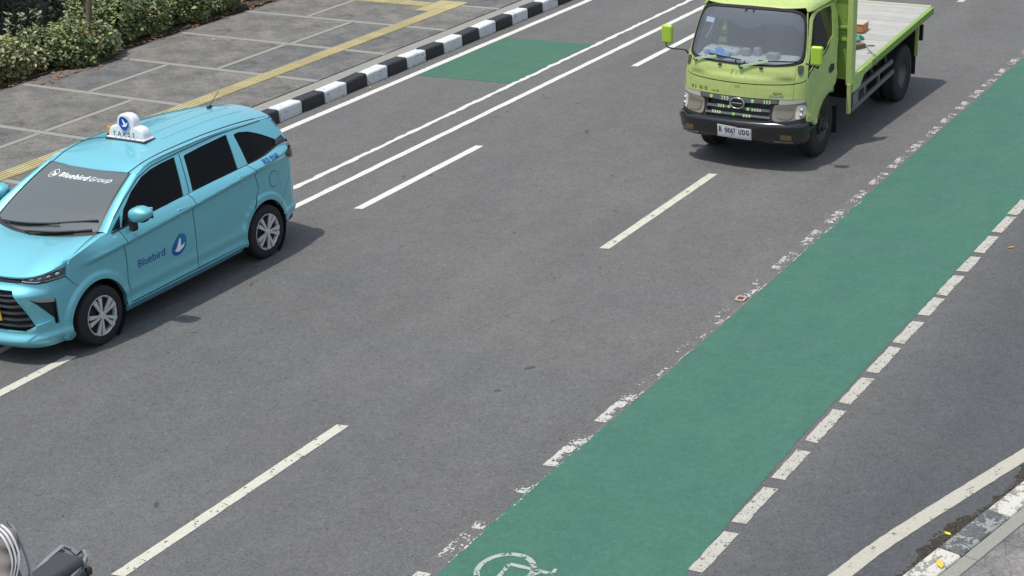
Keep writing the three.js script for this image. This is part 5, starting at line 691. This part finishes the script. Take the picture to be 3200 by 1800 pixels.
{ // ringed trunk, crown above the frame
  const t = thing('palm_tree', 'slim grey ringed tree trunk rising out of the light green shrub', 'tree', [20.36, .1, -20.30]);
  const path = new THREE.CatmullRomCurve3([[0, 0, 0], [.18, .9, .02], [.40, 1.9, -.05], [.62, 3.4, -.5], [.7, 5.4, -1.5], [.6, 7.2, -2.6]].map(V3)), N = 150, K = 14, P = [], I = [];
  for (let i = 0; i <= N; i++) { const s = i / N, c = path.getPointAt(s), rad = (.050 - .012 * s) * (1 + .09 * (i % 3 === 0 ? 1 : 0)); for (let k = 0; k <= K; k++) { const a = k / K * Math.PI * 2; P.push(c.x + Math.cos(a) * rad, c.y, c.z + Math.sin(a) * rad); } }
  for (let i = 0; i < N; i++) for (let k = 0; k < K; k++) { const a = i * (K + 1) + k, b = a + K + 1; I.push(a, b, a + 1, a + 1, b, b + 1); }
  const g = new THREE.BufferGeometry(); g.setAttribute('position', new THREE.Float32BufferAttribute(P, 3)); g.setIndex(I); g.setAttribute('uv', new THREE.Float32BufferAttribute(P.flatMap((_, i) => i % 3 ? [] : [P[i] * 3, P[i + 1] * 2]), 2)); g.computeVertexNormals(); part('trunk', g, std([.20, .165, .125], .95, 0, { map: slabMap, bumpMap: slabBump, bumpScale: .01 }), t);
  const fr = []; const r = rand(61); for (let k = 0; k < 11; k++) { const a = k / 11 * Math.PI * 2 + r() * .3, L = 1.5 + r() * .5; for (let j = 1; j < 22; j++) { const s = j / 22, x = Math.cos(a) * L * s, z = Math.sin(a) * L * s, y = .55 * Math.sin(s * 2.2) - .9 * s * s; for (const side of [-1, 1]) { const lf = new THREE.PlaneGeometry(.035, .42 * Math.sin(Math.PI * (.15 + .8 * s))); lf.rotateX(-Math.PI / 2 + .5); lf.translate(0, -.05, .2 * side); lf.rotateY(-a + Math.PI / 2 * 0 + .5 * side); lf.translate(x, y, z); fr.push(lf); } } }
  const cr = part('crown', fr, phys([.06, .10, .03], { roughness: .6, transmission: .3, thickness: 0 }), t); cr.position.set(.6, 7.2, -2.6); cr.userData.kind = 'stuff';
}
// broad trees: behind the bed (their shade darkens it) and across the road (mirrored in windows), mostly outside the frame
function broadTree(label, x, z, h, R, seed, count, group, low = 0) {
  const t = thing('broad_tree', label, 'tree', [x, 0, z], 0, group), r = rand(seed), limbs = [new THREE.CylinderGeometry(.16, .26, h * .5, 12).translate(0, h * .25, 0)], lumps = [];
  for (let i = 0; i < 7; i++) { const a = i / 7 * 6.28 + r(), d = R * (.35 + .4 * r()), y = h * (.55 + .35 * r()); limbs.push(tube([[0, h * .42, 0], [Math.cos(a) * d * .5, (h * .42 + y) / 2, Math.sin(a) * d * .5], [Math.cos(a) * d, y, Math.sin(a) * d]], .06, 8, 6)); lumps.push([Math.cos(a) * d, y, Math.sin(a) * d, R * (.42 + .2 * r()), h * .16]); } lumps.push([0, h * .92, 0, R * .55, h * .16]); if (low) for (let i = 0; i < 7; i++) lumps.push([(r() - .5) * 2.4 * R, h * (.10 + .3 * r()), (r() - .5) * R, R * .6, h * .16]);
  part('trunk', limbs, M_bark, t); const f = part('crown', leafCloud(count, rr => { const l = lumps[Math.floor(rr() * lumps.length)], a = rr() * 6.283, y = rr() * 2 - 1, s = Math.sqrt(1 - y * y), k = Math.pow(rr(), .4); return [l[0] + Math.cos(a) * s * l[3] * k, l[1] + y * l[4] * k, l[2] + Math.sin(a) * s * l[3] * k, 0]; }, .30, deep.concat(midGreen), seed + 3, .8), M_leaf, t); f.userData.kind = 'stuff';
}
broadTree('broad shade tree behind the planting bed, left of the ringed trunk', 18.6, -24.9, 6.5, 2.4, 301, 5200, 'shade trees behind the bed'); broadTree('broad shade tree behind the planting bed, right of the ringed trunk', 23.2, -25.6, 7, 2.5, 302, 5200, 'shade trees behind the bed');
for (const [x, z, s, l] of [[25, 15, 315, 'nearest of all'], [30, 12, 311, 'second nearest'], [36, 14, 312, 'third along'], [43, 14, 313, 'fourth along'], [51, 15, 314, 'fifth along'], [58, 17, 316, 'sixth along'], [66, 19, 317, 'seventh along'], [75, 21, 318, 'farthest up the road']]) broadTree('dark street tree across the road outside the right edge, ' + l, x, z, 9, 3.6, s, 3400, 'street trees across the road', 1);
// dry leaves lying along the bed's edge, and the few single ones on road, kerb and pavement
{
  const g = leafCloud(620, r => { const x = 16 + r() * 11.5; return [x, .172 + r() * .02, -20.10 - Math.pow(r(), 2) * .5 + (r() < .3 ? r() * .14 : 0) + (x > 18.6 && x < 20.6 ? .42 : 0), 0]; }, .07, [[.30, .13, .06], [.22, .10, .05], [.36, .19, .10], [.16, .08, .045]], 401, .16);
  const o = part('leaf_litter', g, std([1, 1, 1], .9, 0, { vertexColors: true }), scene); o.userData.kind = 'stuff'; o.userData.label = 'dry brown leaves lying along the foot of the shrubs';
  const one = (label, x, y, z, L, c, turn, w = .5) => { const s = new THREE.Shape(); s.moveTo(-.5, 0); s.bezierCurveTo(-.25, w * .55, .2, w * .5, .5, 0); s.bezierCurveTo(.2, -w * .5, -.25, -w * .55, -.5, 0); const q = new THREE.ShapeGeometry(s, 10); q.rotateX(-Math.PI / 2); q.scale(L, 1, L); const p = q.attributes.position; for (let i = 0; i < p.count; i++) p.setY(i, .25 * Math.abs(p.getZ(i)) + .10 * Math.abs(p.getX(i)) + .004); q.computeVertexNormals(); const t = thing('fallen_leaf', label, 'leaf', [x, y, z], turn, 'single leaves fallen on road and pavement'); part('blade', q, std(c, .8), t); part('stalk', rod([.5 * L, .01, 0], [.7 * L, .008, .01], .0015, 5), std(c.map(v => v * .6), .9), t); };
  one('large yellow leaf lying flat on the white kerb stone at the bottom right', 10.83, .125, -2.93, .125, [.62, .46, .05], .5, .5); one('small bright yellow leaf on the edge of the grey kerb stone at the bottom right', 11.29, .125, -3.01, .06, [.70, .58, .02], 1.2, .7);
  one('orange brown leaf alone on the asphalt right of the cycle lane', 17.97, .005, -4.29, .085, [.50, .26, .07], 2.4, .45); one('tan leaf in the gutter at the foot of a black kerb stone beyond the taxi', 21.05, .005, -15.05, .085, [.50, .33, .13], .7, .35);
  one('pale curled leaf on the pavement below the top edge shrubs', 22.2, .172, -19.1, .09, [.55, .50, .38], 1.9, .5); one('small pale leaf on the pavement nearer the shrubs', 21.75, .172, -19.4, .06, [.52, .46, .34], .2, .5); one('tan twig like leaf against a black kerb stone by the green patch', 23.55, .03, -15.10, .11, [.52, .42, .2], 1.0, .14); one('pale leaf on the top of the pavement near the tactile corner', 24.0, .172, -18.0, .06, [.55, .47, .33], 2.6, .4);
}
{ // road stud left at the edge of the green lane
  const s = thing('road_stud', 'small square metal road stud frame at the left edge of the cycle lane', 'road stud', [15.31, .004, -6.395], .12);
  part('frame', [moved(box(.125, .016, .02, .004), 0, .008, -.042), moved(box(.125, .016, .02, .004), 0, .008, .042), moved(box(.02, .016, .10, .004), -.055, .008, 0), moved(box(.02, .016, .10, .004), .055, .008, 0)], std([.50, .40, .33], .6, .2), s); part('bed', moved(box(.10, .004, .07), 0, .003, 0), std([.10, .05, .035], .9), s);
}
// ---------- motorcycle and rider at the lower left corner ----------
function blob(bones, cell, blend, pad = .06) { // bones: [ax, ay, az, ra, bx, by, bz, rb] -> one smooth surface
  let lo = [1e9, 1e9, 1e9], hi = [-1e9, -1e9, -1e9]; for (const b of bones) for (const [o, r] of [[0, b[3]], [4, b[7]]]) for (let k = 0; k < 3; k++) { lo[k] = Math.min(lo[k], b[o + k] - r); hi[k] = Math.max(hi[k], b[o + k] + r); }
  const c = lo.map((l, k) => (l + hi[k]) / 2), half = Math.max(...hi.map((h, k) => (h - lo[k]) / 2)) + pad, n = Math.min(150, Math.ceil(2 * half / cell));
  const mc = new MarchingCubes(n, new THREE.MeshBasicMaterial(), false, false, 400000); mc.isolation = 0; const f = mc.field;
  for (let z = 0; z < n; z++) for (let y = 0; y < n; y++) for (let x = 0; x < n; x++) {
    const p = [x, y, z].map((q, k) => c[k] + (q - n / 2) / (n / 2) * half); let d = 1e9;
    for (const b of bones) { const ex = b[4] - b[0], ey = b[5] - b[1], ez = b[6] - b[2], L = ex * ex + ey * ey + ez * ez, t = clamp(((p[0] - b[0]) * ex + (p[1] - b[1]) * ey + (p[2] - b[2]) * ez) / (L || 1), 0, 1), q = Math.hypot(p[0] - b[0] - ex * t, p[1] - b[1] - ey * t, p[2] - b[2] - ez * t) - (b[3] + (b[7] - b[3]) * t); const h = clamp(.5 + .5 * (d - q) / blend, 0, 1); d = d + (q - d) * h - blend * h * (1 - h); }
    f[x + y * n + z * n * n] = -d;
  }
  mc.update(); const cnt = mc.count, P = new Float32Array(mc.positionArray.slice(0, cnt * 3)), N = new Float32Array(mc.normalArray.slice(0, cnt * 3));
  for (let i = 0; i < cnt * 3; i++) P[i] = c[i % 3] + P[i] * half;
  const g = new THREE.BufferGeometry(); g.setAttribute('position', new THREE.BufferAttribute(P, 3)); const w = mergeVertices(g, 1e-4); w.computeVertexNormals(); return w;
}
{
  const BX = 6.55, BZ = -7.88, bike = thing('motorcycle', 'black scooter cut by the lower left corner, grab rail and seat tail in view', 'motorcycle', [BX, 0, BZ]);
  const M_bk = phys([.020, .021, .023], { roughness: .3, clearcoat: .8 }), M_seatB = std([.045, .047, .05], .48), M_alu = std([.30, .31, .33], .38, .6);
  const seat = new RoundedBoxGeometry(.86, .13, .27, 5, .06), sp = seat.attributes.position; for (let i = 0; i < sp.count; i++) { const x = sp.getX(i); sp.setY(i, sp.getY(i) + .05 * smooth(-.1, .25, x) - .03 * smooth(.3, .43, x)); sp.setZ(i, sp.getZ(i) * (1 - .38 * smooth(-.05, -.43, x)) * (1 - .15 * smooth(.25, .43, x))); } seat.computeVertexNormals(); seat.translate(.20, .765, 0); part('seat', seat, M_seatB, bike);
  const tail = new RoundedBoxGeometry(.80, .22, .25, 5, .07), tp = tail.attributes.position; for (let i = 0; i < tp.count; i++) { const x = tp.getX(i); tp.setY(i, tp.getY(i) * (1 - .45 * smooth(-.1, .4, x)) + .06 * smooth(-.2, .4, x)); tp.setZ(i, tp.getZ(i) * (1 - .3 * smooth(0, .4, x))); } tail.computeVertexNormals(); tail.translate(.27, .62, 0); part('tail_cowl', tail, M_bk, bike);
  // flat grab rail round the tail, with a raised pointed lip on either side
  const rl = []; const R = [[.36, .80, -.115], [.50, .835, -.125], [.64, .865, -.115], [.675, .83, -.08], [.68, .80, -.03], [.70, .835, .0], [.69, .84, .02], [.67, .80, .06], [.60, .79, .10], [.48, .775, .128], [.36, .76, .135]];
  for (let i = 0; i + 1 < R.length; i++) rl.push(bar(R[i], R[i + 1], i > 4 ? .022 : .034, i > 4 ? .040 : .016));
  part('grab_rail', rl, M_alu, bike); part('rail_pad', [bar([.38, .788, -.112], [.62, .848, -.105], .05, .010), bar([.66, .79, .04], [.42, .755, .125], .03, .05)], M_bk, bike);
  part('tail_light', moved(box(.06, .07, .18, .02), .665, .70, 0), phys([.035, .006, .006], { roughness: .3, clearcoat: 1 }), bike);
  part('mudguard', [moved(box(.30, .012, .14, .005), .70, .52, 0, 0, 0, -.8)], M_blackPl, bike); part('number_plate', moved(box(.008, .10, .20), .74, .55, 0, 0, 0, .3), std([.6, .6, .58], .5), bike);
  const wt = (() => { const t = new THREE.TorusGeometry(.225, .052, 14, 44); return t; })();
  for (const x of [.38, -.86]) { const w = new THREE.Group(); w.name = 'wheel'; w.position.set(x, .277, 0); bike.add(w); part('tyre', wt, M_rubber, w); const sp2 = []; for (let k = 0; k < 5; k++) sp2.push(moved(box(.19, .028, .03, .006), .10 * Math.cos(k * 1.2566), .10 * Math.sin(k * 1.2566), 0, 0, 0, k * 1.2566)); part('rim', [...sp2, moved(new THREE.CylinderGeometry(.035, .035, .1, 14), 0, 0, 0, Math.PI / 2), new THREE.TorusGeometry(.185, .014, 8, 36)], M_alu, w); }
  part('front_cowl', [moved(new RoundedBoxGeometry(.12, .52, .36, 4, .05), -.52, .66, 0, 0, 0, -.28), moved(new RoundedBoxGeometry(.26, .20, .26, 4, .08), -.60, .98, 0, 0, 0, -.2)], M_bk, bike); part('floor_board', [moved(box(.46, .05, .30, .02), -.28, .36, 0), moved(new RoundedBoxGeometry(.5, .22, .22, 4, .06), .1, .46, 0)], M_blackPl, bike);
  part('headlight', moved(new THREE.SphereGeometry(.075, 16, 12), -.71, .97, 0), phys([.7, .7, .68], { roughness: .1, clearcoat: 1 }), bike); part('front_mudguard', (() => { const t = new THREE.TorusGeometry(.29, .06, 8, 20, 1.9); t.rotateZ(.7); t.translate(-.86, .277, 0); return t; })(), M_bk, bike);
  part('fork', [rod([-.86, .277, -.09], [-.58, .92, -.06], .022), rod([-.86, .277, .09], [-.58, .92, .06], .022)], M_alu, bike); part('handlebar', [tube([[-.40, 1.05, -.33], [-.50, 1.07, -.16], [-.56, 1.04, 0], [-.50, 1.07, .16], [-.40, 1.05, .33]], .014, 24, 8), rod([-.36, 1.045, .25], [-.42, 1.05, .36], .019), rod([-.36, 1.045, -.25], [-.42, 1.05, -.36], .019)], M_blackPl, bike);
  for (const s of [-1, 1]) { const m = part('mirror', moved(new THREE.SphereGeometry(.06, 14, 10).scale(.35, .75, 1.1), -.50, 1.27, s * .33), M_blackPl, bike); part('mirror_arm', rod([-.48, 1.07, s * .2], [-.50, 1.25, s * .32], .007), M_blackPl, m); }
  part('exhaust', [rod([-.1, .26, -.16], [.55, .36, -.17], .045, 14)], M_alu, bike); part('engine', moved(new RoundedBoxGeometry(.42, .2, .2, 3, .04), .18, .32, 0), M_dark, bike); part('shock', rod([.36, .30, .13], [.42, .62, .13], .025), M_alu, bike);
  // the rider sits at the front of the seat, arms forward to the bars
  const man = thing('person', 'person in a grey brown jacket with three white sleeve stripes, riding the scooter', 'person', [BX, 0, BZ]);
  const hip = [-.02, .90, 0], chest = [-.10, 1.24, 0], neck = [-.13, 1.43, 0], sh = s => [-.10, 1.355, s * .185], el = s => [-.26, 1.12, s * .30], wr = s => [-.42, 1.075, s * .285], kn = s => [-.36, .80, s * .17], an = s => [-.36, .43, s * .14], hj = s => [-.02, .88, s * .09];
  const bone = (a, ra, b, rb) => [...a, ra, ...b, rb], limbs = (k = 0) => [1, -1].flatMap(s => [bone(sh(s), .062 + k, el(s), .048 + k), bone(el(s), .048 + k, wr(s), .034 + k)]), torso = (k = 0) => [bone(hip, .125 + k, chest, .135 + k), bone([chest[0], chest[1], -.07], .12 + k, [chest[0], chest[1], .07], .12 + k), bone(sh(1), .07 + k, sh(-1), .07 + k)], legs = (k = 0) => [1, -1].flatMap(s => [bone(hj(s), .098 + k, kn(s), .066 + k), bone(kn(s), .066 + k, an(s), .042 + k), bone(hip, .12 + k, hj(s), .10 + k)]);
  const hand = s => { const w = wr(s), o = []; o.push(bone(w, .033, [w[0] - .045, w[1] - .008, w[2] + s * .012], .036)); for (let k = 0; k < 4; k++) { const z = w[2] + s * (-.022 + .021 * k), L = [.9, 1, .96, .8][k]; o.push(bone([w[0] - .055, w[1] + .012, z], .0105, [w[0] - .055 - .042 * L, w[1] - .012, z], .0095)); o.push(bone([w[0] - .055 - .042 * L, w[1] - .012, z], .0095, [w[0] - .045 - .02 * L, w[1] - .045, z], .0085)); } o.push(bone([w[0] - .02, w[1] - .01, w[2] - s * .03], .013, [w[0] - .055, w[1] - .04, w[2] - s * .034], .010)); return o; };
  const face = [bone(neck, .055, [-.15, 1.54, 0], .058), bone([-.165, 1.60, 0], .098, [-.175, 1.635, 0], .102), bone([-.215, 1.545, 0], .055, [-.20, 1.57, 0], .07), bone([-.272, 1.578, 0], .014, [-.262, 1.605, 0], .010)];
  part('body', blob([...torso(-.02), ...limbs(-.012), ...legs(-.014), ...face, bone(chest, .10, neck, .06), ...hand(1), ...hand(-1)], .0125, .035), std([.30, .18, .12], .6), man);
  const jacket = blob([...torso(.012), ...[1, -1].flatMap(s => [bone(sh(s), .078, el(s), .062), bone(el(s), .062, [wr(s)[0] + .03, wr(s)[1], wr(s)[2]], .050)]), bone([-.125, 1.40, 0], .075, [-.13, 1.43, 0], .07)], .0115, .05);
  { const p = jacket.attributes.position, n = jacket.attributes.normal; for (let i = 0; i < p.count; i++) { const w = .006 * Math.sin(p.getY(i) * 46 + p.getX(i) * 30) * Math.cos(p.getZ(i) * 24) + .004 * Math.sin(p.getY(i) * 90 + p.getZ(i) * 60); p.setXYZ(i, p.getX(i) + n.getX(i) * w, p.getY(i) + n.getY(i) * w, p.getZ(i) + n.getZ(i) * w); } jacket.computeVertexNormals(); }
  const jk = part('jacket', jacket, std([.20, .175, .16], .8), man), M_str = std([.58, .59, .61], .7);
  // three stripes run over the shoulder and down each sleeve; pale piping along the back
  for (const s of [1, -1]) for (const k of [-1, 0, 1]) { const pts = [[-.115 + k * .030, 1.470, s * .10], [-.115 + k * .030, 1.464, s * .165], [-.125 + k * .030, 1.422, s * .248], [-.15 + k * .030, 1.30, s * .318], [-.22 + k * .028, 1.20, s * .348], [-.27 + k * .026, 1.145, s * .362]], c = new THREE.CatmullRomCurve3(pts.map(V3)), P = [], I = []; for (let i = 0; i <= 40; i++) { const q = c.getPointAt(i / 40); for (const d of [-1, 1]) P.push(q.x + d * .0075, q.y + d * .003, q.z + s * .004); } for (let i = 0; i < 40; i++) I.push(i * 2, i * 2 + 1, i * 2 + 2, i * 2 + 1, i * 2 + 3, i * 2 + 2); const g = new THREE.BufferGeometry(); g.setAttribute('position', new THREE.Float32BufferAttribute(P, 3)); g.setIndex(I); g.computeVertexNormals(); part('stripe', g, M_str, jk); }
  part('piping', tube([[.02, 1.42, .10], [.045, 1.34, .135], [.075, 1.22, .14], [.105, 1.08, .135], [.12, .96, .12]], .011, 30, 6), std([.52, .53, .55], .7), jk);
  part('trousers', blob(legs(.010), .012, .05), std([.035, .038, .05], .85), man); part('shoes', [1, -1].flatMap(s => [moved(new RoundedBoxGeometry(.27, .09, .095, 4, .035), -.42, .425, s * .14)]), std([.03, .03, .03], .7), man);
  const hel = new THREE.SphereGeometry(.142, 32, 22, 0, Math.PI * 2, 0, Math.PI * .68); hel.scale(1.08, 1.04, .96); hel.translate(-.165, 1.625, 0); const hm = part('helmet', hel, phys([.03, .03, .035], { roughness: .2, clearcoat: 1 }), man); const vis = new THREE.SphereGeometry(.150, 24, 12, Math.PI * .70, Math.PI * .6, Math.PI * .38, Math.PI * .22); vis.rotateY(0); vis.scale(1.08, 1.04, .97); vis.translate(-.165, 1.625, 0); part('visor', vis, phys([.3, .33, .36], { transmission: .8, thickness: 0, roughness: .05 }), hm);
}
renderer.render(scene, camera);
